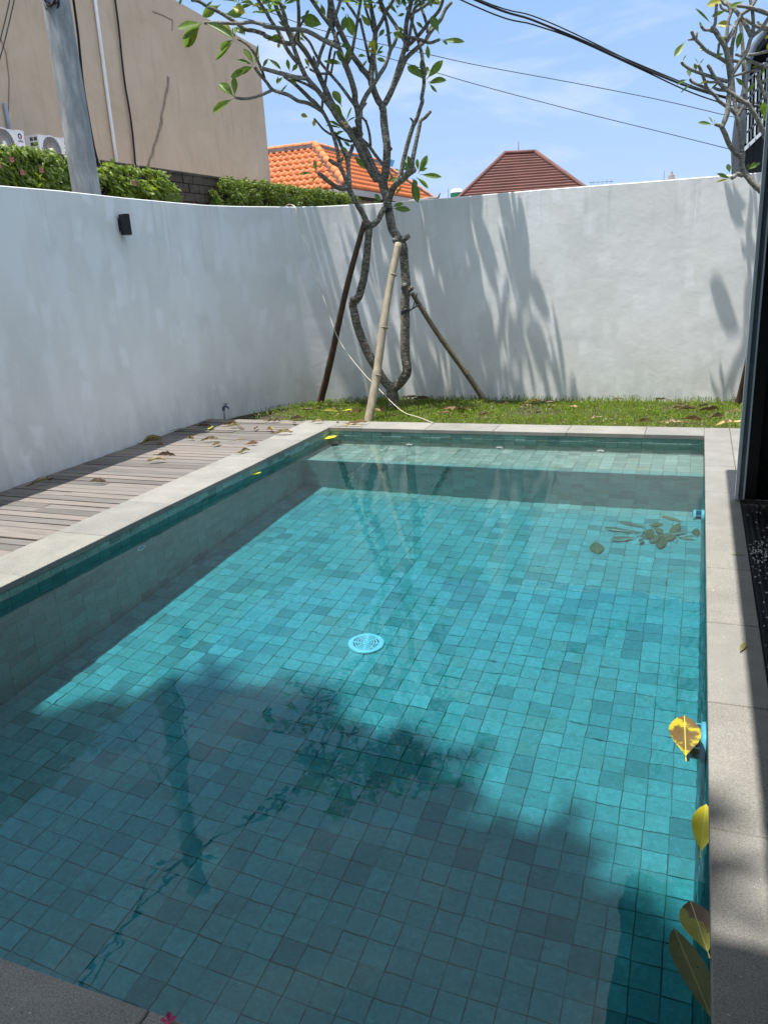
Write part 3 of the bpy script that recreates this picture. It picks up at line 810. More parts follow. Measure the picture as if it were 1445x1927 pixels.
# ------------------------------------------------------------------ frangipani trees, traced from the photograph branch by branch
CR = {'1': (330, 0, .1384), '2': (500, 0, .1384), '3': (680, 0, .1384), '4': (540, 190, .1384), '5': (680, 190, .1384),
      '6': (1245, 0, .1384), '7': (1265, 190, .12457), 'T': (640, 360, .20755)}
def P2(c, p):
    o = CR[c]; return (o[0] + p[0] * o[2], o[1] + p[1] * o[2])
class Tree:
    def __init__(s, name, base, loc_depth, mats):
        s.root = empty(name, base); s.pts = []; s.mats = mats; s.d0 = loc_depth; s.leaves = 0; s.todo = []; s.over = MB(); s.rk = 10
    def depth(s, q, default, reach=14):
        best = min(s.pts, key=lambda a: (a[0] - q[0]) ** 2 + (a[1] - q[1]) ** 2, default=None)
        if best and math.hypot(best[0] - q[0], best[1] - q[1]) < reach: return best[2]
        return default
    def branch(s, segs, r0, r1, dy=0.0, mat=0, name='branch', grow=0, knobs=True):
        """segs: [(crop, [pts])...] in photo pixels; dy: change of depth (toward the camera < 0) from first to last point"""
        q = [P2(c, p) for c, ps in segs for p in ps]
        L = [0]
        for a, b in zip(q[:-1], q[1:]): L.append(L[-1] + math.hypot(b[0] - a[0], b[1] - a[1]))
        d_start = s.depth(q[0], s.d0)
        pts, rad = [], []
        for (x, y), l in zip(q, L):
            t = l / L[-1]; Y = d_start + dy * t
            p = at_y(x, y, Y); pts.append(p); r = (r0 + (r1 - r0) * t) * px_m(p)
            rad.append(r); s.pts.append((x, y, Y))
        for k in range(1, len(q)):         # denser depth lookup
            for u in (.25, .5, .75):
                a, b = q[k - 1], q[k]; ia = len(s.pts) - len(q) + k - 1
        tip_dir = (pts[-1] - pts[-2]).normalized()
        if grow:
            s.todo.append((pts[-1], tip_dir, rad[-1], grow))
        cp, cr_ = catmull(pts, rad, 4)
        cr_ = [r * (1 + 0.07 * mnoise.noise(p * 9)) for r, p in zip(cr_, cp)]
        mb = MB().tube([p - s.root.location for p in cp], cr_, 9 if r0 > 4 else 7, True, 0.03)
        mb.build(name, M[s.mats[mat]], s.root)
        return pts
    def finish(s):
        for a in s.todo: s.grow(*a)
        if s.over.v: s.over.build('leaf_mass', M['leaf'], s.root)['kind'] = 'stuff'
    def grow(s, p, d, r, n):
        """unseen crown above the frame: short forks ending in leaf rosettes"""
        L = random.uniform(.22, .5)
        d2 = (d + Vector((random.uniform(-.25, .25), random.uniform(-.34, .18), .35))).normalized()
        q = p + d2 * L; m_ = p + (d + d2).normalized() * L * .5
        MB().tube([x - s.root.location for x in catmull([p, m_, q], [r, r * .95, r * .9], 3)[0]], [r] * 3 + [r * .95] * 3 + [r * .9], 7).build('branch', M[s.mats[0]], s.root)
        if n <= 1:
            s.rosette(q, d2, s.rk); return
        for k in range(2):
            a = random.uniform(0, 6.28)
            s.grow(q, (d2 + Vector((math.cos(a + k * 3.1) * .75, math.sin(a + k * 3.1) * .6 - .06, .1))).normalized(), r * .85, n - 1)
    def rosette(s, p, d, k=10, L=(.18, .29)):
        for i in range(k):
            a = 2 * math.pi * i / k + random.uniform(-.3, .3)
            u = d.orthogonal().normalized(); v = d.cross(u)
            out = (u * math.cos(a) + v * math.sin(a)) * random.uniform(.75, 1.1) + d * random.uniform(.1, .8) + Vector((0, 0, random.uniform(-.3, .1)))
            out.normalize(); l = random.uniform(*L)
            s.put(p, p + out * l, l * random.uniform(.26, .36), 'g' if random.random() < .93 else 'y', d)
    def put(s, b, t, w_, key, facing):
        o = s.root.location
        if s.leaves >= 296:                    # beyond the individually built leaves: one joined part
            m, L = orient(b - o, t - o, facing); me = random.choice(LEAF[key])
            m = m @ Matrix.Diagonal((w_, L, (w_ + L) * .5, 1))
            s.over.add([m @ v.co for v in me.vertices], [tuple(p.vertices) for p in me.polygons], True)
            return
        s.leaves += 1
        put_leaf(b - o, t - o, w_, key, facing, s.root)
    def leaf2(s, c, b, t, kind='w'):
        """one leaf seen in the photograph: base and tip in crop pixels"""
        wr = {'t': .12, 'w': .34, 'W': .43, 'n': .24}[kind[0]]; key = 'y' if 'y' in kind else 'g'
        qb, qt = P2(c, b), P2(c, t)
        Y = s.depth(qb, s.d0 - .3, 30)
        dy = random.uniform(-.07, .07)
        pb, pt = at_y(qb[0], qb[1], Y), at_y(qt[0], qt[1], Y + dy)
        f_ = (CAM - pb).normalized() + Vector((random.uniform(-.4, .4), random.uniform(-.3, .3), random.uniform(.1, .7)))
        s.put(pb, pt, (pt - pb).length * wr, key, f_)

random.seed(21)
base = at_y(740, 758, 8.16)
tr = Tree('frangipani_tree', (base.x, base.y, gz), 8.16, ('bark', 'bark_pale'))
tag(tr.root, 'bare-limbed frangipani tree with forked trunk, propped by three stakes', 'tree')
A = tr.branch
A([('T', [(482, 1950), (478, 1880), (468, 1800), (462, 1750)])], 12, 10, 0, 0, 'trunk')
A([('T', [(468, 1790), (400, 1720), (340, 1620), (280, 1520), (230, 1420), (190, 1320), (150, 1200), (130, 1100), (116, 1020), (165, 960), (190, 880), (215, 780), (235, 640), (250, 480), (262, 320)])], 8.5, 7, -.10, 0, 'trunk')
A([('T', [(470, 1790), (520, 1760), (575, 1700), (605, 1640), (604, 1580), (590, 1480), (588, 1300), (590, 1150), (588, 1000), (600, 890), (590, 750), (578, 600), (568, 500), (540, 440), (510, 400), (470, 330), (440, 170), (420, 50), (395, -40), (375, -110)])], 9, 8, .0, 0, 'trunk')
A([('T', [(600, 905), (640, 890), (652, 870)])], 5, 3.5, -.04)
A([('T', [(590, 890), (575, 870), (585, 850)])], 6.5, 5, -.06)
A([('T', [(540, 440), (510, 430), (500, 455)])], 7, 6, -.08)
A([('T', [(550, 440), (590, 430), (622, 405)])], 5, 4.5, -.05)
A([('T', [(105, 1025), (118, 980), (100, 975)])], 5.5, 5, -.05)
A([('T', [(262, 330), (240, 300), (262, 290)])], 7.5, 6, -.04)
A([('T', [(262, 320), (330, 280), (385, 180), (400, 150)])], 6, 5, .03)
# left limb and its forks
A([('T', [(262, 325), (210, 210), (150, 110), (100, 20)]), ('4', [(862, 1230), (820, 1160)])], 5.5, 5, -.12)
A([('4', [(820, 1170), (780, 1190), (680, 1170), (560, 1090), (480, 1020), (425, 975)])], 4.6, 4, -.25)
A([('4', [(820, 1160), (790, 1040), (740, 930), (710, 880), (640, 850), (575, 800)])], 4.2, 3.6, -.05)
A([('4', [(730, 920), (710, 830), (690, 700), (670, 600), (640, 500), (600, 370), (540, 240), (490, 150)])], 3.8, 3.4, .05)
A([('4', [(850, 1160), (842, 1000), (830, 870), (850, 740), (888, 640), (885, 600)])], 4.4, 3.6, .12, 1)
A([('4', [(830, 880), (800, 760), (750, 640), (690, 500), (645, 430)])], 3.4, 3, .03)
A([('4', [(880, 555), (760, 520), (680, 480), (600, 455), (500, 390), (430, 310), (370, 240)])], 2.4, 1.8, -.12)
A([('4', [(490, 150), (400, 90), (280, 30), (150, 0)]), ('2', [(300, 1290), (100, 1225)]), ('1', [(1250, 1130), (1120, 975), (1080, 910)])], 3.8, 3, -.35)
A([('1', [(1330, 1220), (1200, 1280), (1050, 1330), (930, 1345), (815, 1330)])], 3, 2.6, -.08, 1)
A([('1', [(1215, 1070), (1180, 960), (1120, 820), (1060, 700), (960, 590), (850, 530)])], 2.8, 2.4, -.1)
A([('4', [(490, 155), (430, 80), (345, -10)]), ('2', [(620, 1360), (500, 1240), (380, 1130), (250, 1040)])], 4, 3.2, -.15)
A([('4', [(475, 110), (487, -10)]), ('2', [(790, 1290), (830, 1000), (880, 700), (910, 600), (945, 530), (985, 440)])], 2.6, 2.4, .1)
# middle left stems
A([('T', [(395, -40), (380, -100)]), ('4', [(1260, 1060), (1180, 930), (1110, 770), (1040, 620), (1000, 540), (975, 470)])], 7.4, 6.3, -.02, 0, 'trunk')
A([('4', [(1225, 1085), (1120, 930), (1030, 760), (950, 590), (880, 480), (835, 400)])], 5.8, 5.2, -.18)
A([('4', [(975, 480), (930, 440), (900, 400), (935, 380)])], 6.5, 4.5, -.06)
A([('4', [(835, 410), (760, 330), (680, 220), (600, 90), (530, 0)]), ('2', [(700, 1220), (560, 1060), (520, 990), (470, 880), (380, 640), (340, 520), (290, 400), (270, 250), (210, 80), (160, -60)])], 5.2, 3.4, -.35, 0, 'branch', 2)
A([('2', [(560, 1065), (420, 1050), (260, 1010), (100, 970)]), ('1', [(1240, 945), (1175, 930)])], 4.2, 3.6, -.2, 1)
A([('2', [(670, 1215), (560, 1150), (430, 1095), (350, 1050)])], 2.8, 2.2, -.06)
A([('4', [(850, 400), (780, 300), (700, 180)]), ('2', [(900, 1400), (830, 1250), (745, 1070), (690, 950), (630, 850), (540, 700), (450, 590), (390, 520), (320, 400), (190, 200), (110, 0), (70, -60)])], 6, 3.8, .1, 0, 'branch', 2)
A([('2', [(440, 580), (445, 400), (452, 200), (440, 0), (436, -60)])], 3.7, 3.3, -.1, 0, 'branch', 2)
A([('2', [(410, 590), (300, 590), (150, 545), (0, 490)]), ('1', [(1200, 460), (1080, 420), (950, 395), (800, 290), (600, 165), (440, 90), (330, 20), (220, 0)])], 4.3, 3, -.4)
A([('2', [(440, 860), (340, 740), (260, 610), (180, 440), (60, 260), (0, 150), (-80, 40), (-130, -60)])], 4, 3, .1, 0, 'branch', 2)
A([('4', [(985, 500), (978, 330), (972, 200), (950, 80), (925, 0)]), ('2', [(1210, 1260), (1160, 1080), (1110, 940), (1080, 880)])], 6, 5.4, -.2)
A([('2', [(1090, 890), (1160, 760), (1220, 450), (1260, 200), (1285, 60), (1300, -50)])], 3.2, 2.8, -.2, 0, 'branch', 2)
A([('2', [(1080, 890), (1030, 740), (970, 560), (900, 380), (760, 190), (620, -10), (580, -70)])], 4.6, 3.6, .1, 0, 'branch', 2)
A([('2', [(1010, 650), (900, 600), (780, 540), (640, 460), (500, 405), (300, 400), (150, 380), (0, 360)]), ('1', [(1180, 330), (1040, 300), (860, 320), (640, 310), (400, 312)])], 4.5, 2.8, -.45, 1)
A([('2', [(640, 850), (545, 690)]), ('2', [(400, 560), (430, 430), (540, 230)])], 2.5, 2, -.1)
A([('4', [(1005, 470), (950, 250)])], 5, 5, 0)
A([('2', [(1250, 1490), (1150, 1350), (1010, 1160), (880, 1010), (760, 870), (680, 740), (600, 580), (520, 495)])], 3.2, 2.4, -.2)
A([('2', [(890, 1000), (790, 1003), (710, 998), (600, 940)])], 2.5, 2.2, -.08)
A([('2', [(890, 990), (920, 820), (945, 700)])], 2.3, 2, .02)
A([('2', [(905, 360), (872, 230), (880, 60), (870, -60)])], 6, 5, .15, 0, 'branch', 2)
A([('2', [(720, 1000), (690, 900), (650, 770)])], 3, 2, .02)
A([('2', [(700, 900), (740, 740), (800, 580), (870, 390)])], 3.6, 3.2, .15, 1)
A([('2', [(900, 330), (960, 180), (1020, 0), (1040, -60)])], 3.3, 3, .05, 1, 'branch', 2)
# right stems
A([('T', [(395, -30), (390, -60)]), ('5', [(320, 1020), (335, 900), (350, 650), (330, 480), (308, 300), (295, 120)]), ('3', [(285, 1480), (285, 1430)])], 8, 6.8, .0, 0, 'trunk')
A([('5', [(355, 690), (385, 660), (410, 645)])], 4, 3, -.02)
A([('5', [(350, 640), (370, 560), (360, 520)])], 3.5, 2.5, -.05)
A([('3', [(285, 1440), (230, 1370), (165, 1210), (130, 1080), (150, 850), (178, 600), (190, 440), (170, 300), (140, 150), (115, 0), (105, -60)])], 6.6, 3.8, .15, 0, 'branch', 2)
A([('3', [(195, 440), (225, 380), (285, 270), (335, 150), (400, 60), (450, -40)])], 3.6, 3.2, -.15, 0, 'branch', 2)
A([('3', [(165, 430), (130, 320), (95, 230), (60, 120), (35, -30)])], 2.8, 2.4, .1, 0, 'branch', 1)
A([('3', [(135, 1090), (60, 990), (0, 930)]), ('2', [(1290, 900), (1170, 740), (1080, 560), (1000, 390), (950, 250), (905, 100), (880, -60)])], 5.6, 4.6, -.3, 0, 'branch', 2)
A([('3', [(115, 850), (60, 600), (10, 380), (-20, 250)]), ('2', [(1270, 290), (1190, 160), (1100, 30), (1060, -60)])], 2.9, 2.6, -.1, 0, 'branch', 2)
A([('4', [(1000, 240), (1000, 110), (1060, 20)]), ('3', [(10, 1420), (60, 1310), (130, 1200), (190, 1110), (250, 1010), (320, 900), (380, 730), (400, 670), (450, 590), (495, 450)])], 5, 3, .1, 1)
A([('3', [(400, 670), (378, 560), (360, 400), (325, 240), (275, 100), (235, -50)])], 3.4, 3, .1, 0, 'branch', 2)
A([('3', [(215, 1060), (195, 930), (185, 800)])], 3.6, 2, .04, 1)
A([('3', [(290, 1430), (330, 1390), (410, 1230), (480, 1020), (545, 800), (580, 680), (600, 600), (600, 450), (620, 260), (660, 100), (690, -50)])], 5.8, 4, -.05, 0, 'branch', 2)
A([('3', [(590, 660), (700, 560), (820, 430), (920, 300), (1050, 150), (1100, 30), (1110, -40)])], 3.7, 3, -.15)
A([('3', [(410, 1240), (520, 1000), (600, 810), (660, 740), (760, 650), (860, 560), (930, 450), (1000, 360), (1080, 260), (1140, 130), (1225, 30)])], 4.8, 3.2, .2, 1)
A([('3', [(590, 560), (480, 370), (380, 220), (300, 100), (240, -40)])], 3.6, 3, .1, 0, 'branch', 2)
A([('3', [(620, 700), (655, 480), (690, 280), (720, 120), (800, 50), (900, -40)])], 3.2, 2.8, -.1, 0, 'branch', 2)
A([('3', [(600, 500), (720, 520), (830, 550), (930, 582), (1060, 538)])], 3.3, 2.8, -.2)
A([('3', [(600, 290), (700, 180), (800, 120), (960, 10), (1010, -40)])], 3, 2.6, .1, 0, 'branch', 1)
A([('3', [(900, 440), (880, 300), (820, 120), (790, -20)])], 3, 2.6, .1, 0, 'branch', 1)
A([('5', [(370, 1350), (400, 1250), (470, 1130), (490, 1100)])], 7, 5, -.02)
A([('5', [(480, 1110), (540, 980), (575, 800), (625, 600), (690, 380), (750, 250), (800, 100), (830, 0)]), ('3', [(820, 1330), (850, 1150), (845, 1000), (825, 760), (790, 620), (740, 450), (680, 280), (650, 200)])], 4.8, 2.6, .15)
A([('5', [(705, 330), (695, 270), (665, 235)])], 2.4, 1.8, .02)
A([('5', [(470, 1130), (560, 1060), (640, 980), (710, 930)])], 6.4, 6.4, -.2, 1)
A([('5', [(685, 920), (700, 780), (740, 580), (790, 340), (805, 270), (870, 220), (940, 140)])], 4.4, 3.2, .1)
A([('5', [(445, 1090), (400, 1000), (365, 950)])], 2.6, 2, -.02)
A([('5', [(290, 860), (180, 720), (110, 620), (20, 530), (-10, 500)])], 3.2, 3, .05)
A([('5', [(125, 610), (112, 460), (70, 300), (20, 230)])], 2.6, 2.3, .03)
A([('5', [(68, 290), (68, 262)])], 2, 1.8, 0)
Lf = tr.leaf2
for c, b, t, k in [
    ('1', (370, 310), (40, 390), 'w'), ('1', (370, 320), (85, 530), 'n'), ('1', (350, 310), (115, 650), 'w'), ('1', (390, 300), (780, 480), 'n'), ('1', (340, 380), (120, 640), 'wy'),
    ('1', (800, 530), (570, 685), 'n'), ('1', (810, 540), (530, 830), 't'), ('1', (790, 520), (640, 265), 'wy'), ('1', (810, 520), (790, 370), 'w'), ('1', (955, 490), (890, 335), 'W'), ('1', (940, 480), (790, 370), 'w'),
    ('1', (1075, 890), (935, 635), 'w'), ('1', (1080, 880), (1130, 600), 't'), ('1', (1080, 880), (1150, 760), 't'), ('1', (1060, 880), (840, 812), 'n'), ('1', (1070, 900), (835, 990), 'n'), ('1', (1060, 900), (760, 1055), 'n'), ('1', (1060, 900), (890, 1010), 'n'),
    ('1', (1180, 930), (1260, 800), 'w'), ('1', (1250, 790), (1440, 930), 'n'), ('1', (810, 1325), (585, 1110), 'W'), ('1', (810, 1320), (800, 1030), 'w'), ('1', (800, 1335), (495, 1530), 'n'),
    ('1', (620, 60), (380, 220), 'w'), ('1', (520, 0), (410, 110), 'n'), ('1', (670, 190), (930, 180), 'W'), ('1', (770, 90), (940, 165), 'Wy'), ('1', (1060, 60), (870, 100), 'n'), ('1', (100, -30), (52, 60), 'w'), ('1', (1400, 1030), (1390, 1145), 'W'),
    ('1', (1100, 60), (1200, 180), 'wy'), ('1', (1250, 560), (1440, 480), 'w'), ('1', (1400, 570), (1415, 660), 'wy'),
    ('2', (440, 225), (735, 320), 'W'), ('2', (750, 40), (795, 205), 'W'), ('2', (1110, 185), (1180, 460), 'W'), ('2', (1095, 190), (1050, 405), 'W'), ('2', (1280, 180), (1405, 360), 'W'), ('2', (1070, 160), (1035, 90), 'W'),
    ('2', (1035, 1450), (920, 1225), 'W'), ('2', (1060, 1590), (900, 1400), 'W'), ('2', (1080, 880), (960, 680), 'w'), ('2', (1070, 880), (990, 740), 'w'), ('2', (1060, 880), (790, 830), 't'), ('2', (1060, 870), (830, 800), 't'), ('2', (1090, 870), (1150, 640), 'w'), ('2', (1090, 870), (1110, 700), 'w'),
    ('2', (1000, 640), (1160, 600), 'W'), ('2', (350, 980), (435, 870), 'W'), ('2', (600, 930), (535, 790), 'wy'), ('2', (590, 930), (510, 910), 'w'), ('2', (350, 1020), (400, 1140), 'W'), ('2', (240, 1040), (150, 1140), 'w'), ('2', (320, 1120), (170, 1300), 't'),
    ('2', (1380, 770), (1240, 755), 'n'), ('2', (1385, 830), (1310, 910), 'n'), ('2', (1390, 680), (1450, 560), 'Wy'), ('2', (540, 540), (470, 420), 'wy'), ('2', (540, 560), (450, 510), 'n'), ('2', (30, 80), (100, 170), 'w'), ('2', (160, 280), (270, 370), 'W'), ('2', (330, 980), (290, 800), 'w'), ('2', (520, 240), (600, 140), 'w'),
    ('3', (225, 510), (312, 400), 'W'), ('3', (440, 430), (320, 490), 'n'), ('3', (450, 400), (560, 400), 'W'), ('3', (560, 540), (560, 440), 'W'), ('3', (600, 530), (430, 440), 'W'), ('3', (200, 740), (90, 680), 'wy'), ('3', (200, 740), (150, 530), 'Wy'), ('3', (195, 790), (320, 830), 'w'), ('3', (200, 730), (290, 700), 'n'), ('3', (200, 730), (300, 620), 'n'), ('3', (200, 730), (215, 580), 'w'),
    ('3', (90, 800), (10, 915), 'n'), ('3', (850, 405), (755, 295), 'w'), ('3', (1055, 460), (945, 205), 'W'), ('3', (900, 420), (990, 330), 'w'), ('3', (1080, 540), (1405, 578), 'n'), ('3', (1090, 545), (1175, 605), 'w'), ('3', (895, 590), (907, 785), 'w'),
    ('3', (850, 1090), (615, 850), 'w'), ('3', (855, 1080), (745, 910), 'w'), ('3', (855, 1060), (820, 800), 'w'), ('3', (870, 1060), (900, 890), 'w'), ('3', (880, 1080), (1110, 820), 'w'), ('3', (900, 1120), (1155, 1075), 'w'), ('3', (900, 1130), (1015, 1130), 't'), ('3', (920, 1130), (1015, 1250), 'n'),
    ('3', (610, 110), (560, -20), 'W'), ('3', (700, 90), (780, -10), 'W'), ('3', (1045, 80), (1060, -20), 'Wy'), ('3', (20, 200), (105, 365), 'W'), ('3', (150, 120), (205, 65), 'W'), ('3', (20, 60), (110, 90), 'Wy'), ('3', (960, 110), (920, 30), 'w'), ('3', (500, 200), (360, 30), 'n'), ('3', (480, 220), (590, 190), 'w'),
    ('4', (405, 975), (370, 800), 'w'), ('4', (425, 950), (500, 795), 't'), ('4', (370, 995), (155, 972), 'n'), ('4', (375, 240), (365, 345), 'Wy'), ('4', (300, 235), (190, 178), 'wy'), ('4', (750, 370), (580, 262), 'n'), ('4', (760, 375), (525, 322), 't'), ('4', (800, 300), (930, 210), 't'), ('4', (800, 290), (880, 75), 't'), ('4', (800, 400), (620, 470), 'n'),
    ('4', (800, 390), (800, 270), 'Wy'), ('4', (760, 540), (860, 620), 'w'), ('4', (700, 600), (835, 700), 'n'), ('4', (740, 850), (760, 750), 'W'), ('4', (900, 738), (1065, 915), 'n'), ('4', (1285, 1390), (1190, 1255), 'w'), ('4', (1275, 1385), (1175, 1370), 'n'), ('4', (760, 320), (640, 30), 'w'), ('4', (740, 60), (690, -40), 'w'), ('4', (420, 1000), (330, 1130), 't'),
    ('5', (770, 990), (900, 735), 'w'), ('5', (770, 950), (755, 785), 'w'), ('5', (690, 930), (630, 745), 'w'), ('5', (780, 960), (905, 915), 'n'), ('5', (790, 1000), (1095, 1035), 'n'), ('5', (740, 1030), (915, 1185), 'n'), ('5', (740, 1040), (830, 1102), 't'), ('5', (690, 1050), (768, 1385), 'w'), ('5', (710, 1050), (745, 1170), 'W'), ('5', (540, 960), (450, 925), 'n'),
    ('5', (510, 1040), (365, 1090), 'n'), ('5', (640, 980), (600, 790), 'W'), ('5', (560, 1150), (470, 1270), 'n'), ('5', (410, 1440), (570, 1388), 'w'), ('5', (415, 1455), (670, 1495), 'w'), ('5', (380, 1500), (345, 1590), 'n'), ('5', (720, 920), (700, 800), 'w'), ('5', (640, 960), (560, 900), 'w')]:
    Lf(c, b, t, k)

for c_, p_ in (('3', (660, 60)), ('3', (520, 90)), ('3', (880, 20)), ('3', (960, 60)), ('2', (1060, 40)), ('2', (1230, 30)), ('2', (1300, 60)), ('2', (40, 40)), ('2', (240, 60)), ('1', (860, 40)), ('1', (1240, 70)), ('1', (1380, 30)), ('1', (1240, 190)), ('2', (700, 20)), ('3', (250, 60))):
    q_ = P2(c_, p_); tr.rosette(at_y(q_[0], q_[1], tr.depth(q_, 8.0, 30)), Vector((random.uniform(-.5, .3), random.uniform(-.3, .3), 1)).normalized(), 5, (.12, .19))
tr.finish()
# second tree, rooted behind the door panel
base2 = at_z(1475, 775, gz)
base2.y = 8.48; base2.x = 0.80
t2 = Tree('frangipani_tree', (base2.x, base2.y, gz), 8.42, ('bark_pale', 'bark_pale')); t2.rk = 3
tag(t2.root, 'pale-barked frangipani with knobbly twigs rising beside the door panel', 'tree')
A = t2.branch
tp = at_y(1434, 362, 8.42)
mb = MB(); o_ = t2.root.location
cp, cr_ = catmull([Vector((base2.x, base2.y, gz - .1)), Vector((base2.x + .02, 8.47, .5)), Vector((.90, 8.46, 1.1)), Vector((.86, 8.44, 1.5)), tp + Vector((.10, .02, -.07)), tp], [.07, .06, .055, .05, .042, .04], 5)
mb.tube([p - o_ for p in cp], cr_, 10).build('trunk', M['bark'], t2.root)
A([('7', [(1400, 1440), (1330, 1350), (1230, 1260), (1130, 1140), (1065, 1060), (1040, 950), (1050, 830), (1055, 790)])], 6.2, 5.2, 0, 0, 'trunk')
A([('7', [(1050, 1120), (970, 1105), (930, 1135), (895, 1160)])], 4.6, 4, -.1)
A([('7', [(1040, 860), (940, 780), (850, 650), (790, 500), (740, 400)])], 4.8, 4.6, -.15)
A([('7', [(760, 400), (700, 370), (640, 350)])], 4.2, 3, -.05)
A([('7', [(745, 390), (775, 320), (820, 200), (845, 20)]), ('6', [(905, 1350), (925, 1200), (930, 1040)])], 4.6, 5, .05)
A([('6', [(930, 1060), (905, 870), (865, 660), (790, 530), (720, 420), (675, 370)])], 5.4, 4.6, -.1)
A([('6', [(680, 385), (720, 320), (730, 180), (742, 50)])], 3.2, 2.8, -.02)
A([('6', [(690, 430), (640, 410), (575, 405), (530, 350)])], 3, 2.4, -.08)
A([('6', [(940, 1030), (1060, 850), (1160, 680), (1215, 510), (1340, 400), (1450, 240)])], 4, 3.4, .05, 0, 'branch', 1)
A([('6', [(1215, 500), (1130, 330), (1050, 210), (960, 100), (880, 30)])], 4.4, 3.4, .1)
A([('6', [(840, 630), (960, 430), (1030, 300), (1080, 200), (1190, 120), (1260, 20), (1290, -50)])], 4, 3.2, .1, 0, 'branch', 1)
A([('7', [(1050, 790), (1022, 550), (990, 350), (975, 230), (950, 100), (935, 10)]), ('6', [(970, 1250), (955, 1050), (945, 850), (945, 700), (965, 560), (1000, 400), (1010, 280)])], 4.4, 3.2, .1)
A([('7', [(970, 225), (880, 130), (780, 60), (695, 0)]), ('6', [(730, 1310), (620, 1210), (580, 1100), (530, 960), (490, 880)])], 3.6, 3, -.15)
A([('6', [(610, 1205), (480, 1150), (400, 1110), (380, 1070)])], 3, 2.4, -.06)
A([('7', [(985, 225), (1050, 110), (1080, 10)]), ('6', [(1115, 1350), (1110, 1100), (1100, 700), (1075, 400), (1060, 240)])], 3.8, 3, .1)
A([('7', [(1400, 560), (1330, 380), (1230, 190), (1130, 40)]), ('6', [(1120, 1390), (1000, 1310), (860, 1210), (720, 1060), (650, 930), (620, 890)])], 4.4, 3.2, -.2)
A([('6', [(890, 1110), (740, 1070), (560, 1010), (400, 950), (280, 870), (275, 840)])], 3.6, 2.8, -.15)
A([('6', [(880, 850), (820, 810), (720, 755), (600, 690), (530, 610), (450, 530), (400, 425)])], 3.6, 2.8, -.15)
A([('6', [(445, 535), (355, 540)])], 2.2, 1.8, -.02)
A([('6', [(462, 530), (475, 430)])], 2.4, 2, 0)
A([('6', [(760, 735), (775, 590)])], 2.4, 2.4, 0)
A([('6', [(870, 820), (1000, 830), (1060, 860)])], 3, 3, .05)
A([('6', [(1450, 915), (1360, 895), (1200, 830), (1100, 775), (1000, 740)])], 3.2, 2.6, -.1)
A([('6', [(1450, 690), (1300, 730), (1165, 750)])], 2.8, 2.4, -.1)
A([('6', [(1450, 900), (1200, 970), (980, 1030)])], 2.8, 2.4, 0)
A([('6', [(1450, 190), (1300, 140), (1180, 100), (1020, 80)])], 4, 3, -.1)
A([('6', [(1235, 470), (1240, 300), (1222, 120), (1200, 0), (1195, -60)])], 3.4, 2.8, 0, 0, 'branch', 1)
A([('6', [(960, 170), (820, 120), (790, 50)])], 2.8, 2.2, 0)
A([('6', [(870, 540), (900, 300), (930, 180), (900, 80), (830, 40), (800, -60)])], 3.2, 2.6, .05, 0, 'branch', 1)
A([('6', [(1450, 1400), (1350, 1200), (1290, 1020)])], 4, 3.4, 0)
A([('6', [(1450, 1070), (1300, 1130)])], 2.6, 2.2, 0)
A([('6', [(870, 1230), (760, 1220), (705, 1190)])], 3, 2.6, 0)
A([('6', [(880, 1200), (760, 1120), (680, 1120), (610, 1115)])], 3, 2.2, -.05)
A([('6', [(1120, 250), (1250, 340), (1400, 400), (1450, 420)])], 3.4, 3.2, .05)
A([('6', [(1440, 370), (1350, 350), (1300, 290)])], 3.2, 2.4, 0)
Lf = t2.leaf2
for c, b, t, k in [
    ('6', (320, 555), (165, 780), 'w'), ('6', (680, 330), (445, 118), 't'), ('6', (540, 375), (512, 300), 'w'), ('6', (375, 1060), (370, 915), 'W'), ('6', (470, 970), (440, 860), 'W'), ('6', (350, 1080), (190, 1142), 'w'), ('6', (440, 1120), (238, 1255), 't'),
    ('6', (495, 880), (450, 790), 't'), ('6', (495, 880), (562, 808), 't'), ('6', (275, 850), (332, 728), 't'), ('6', (650, 1080), (510, 1145), 'ny'), ('6', (870, 1040), (660, 1212), 't'), ('6', (1010, 700), (1070, 430), 'w'), ('6', (620, 680), (505, 660), 'W'), ('6', (620, 640), (640, 700), 't'),
    ('6', (850, 720), (715, 782), 'w'), ('6', (985, 690), (890, 650), 'W'), ('6', (880, 145), (670, 222), 'w'), ('6', (970, 350), (750, 318), 'Wy'), ('6', (890, 5), (600, 66), 'Wy'), ('6', (1120, 10), (905, 125), 'w'), ('6', (985, 1045), (1105, 1155), 'w'), ('6', (1150, 910), (1190, 790), 'W'),
    ('6', (1270, 1115), (1170, 1235), 'W'), ('6', (1165, 1190), (1105, 1205), 'w'), ('6', (1370, 1590), (1380, 1380), 'W'), ('6', (1390, 535), (1450, 480), 'Wy'), ('6', (1430, 700), (1445, 580), 'Wy'), ('6', (1210, 920), (1310, 895), 'w'), ('6', (830, 560), (850, 490), 'W'), ('6', (1310, 1060), (1400, 930), 'w'), ('6', (860, 850), (810, 920), 't'),
    ('7', (615, 358), (380, 322), 'n'), ('7', (615, 350), (550, 238), 't'), ('7', (622, 345), (630, 278), 't'), ('7', (860, 1095), (830, 948), 'W'), ('7', (880, 1175), (668, 1096), 'n'), ('7', (870, 1165), (650, 1228), 'ty'), ('7', (890, 1110), (918, 990), 't'), ('7', (1120, 1045), (1322, 935), 'n'), ('7', (1125, 1040), (1245, 918), 'n'),
    ('7', (1110, 1030), (1150, 945), 'n'), ('7', (1030, 1062), (910, 1055), 't'), ('7', (1380, 265), (1368, 20), 'W'), ('7', (1340, 315), (1444, 240), 'w'), ('7', (1030, 1000), (975, 972), 't')]:
    Lf(c, b, t, k)
t2.finish()

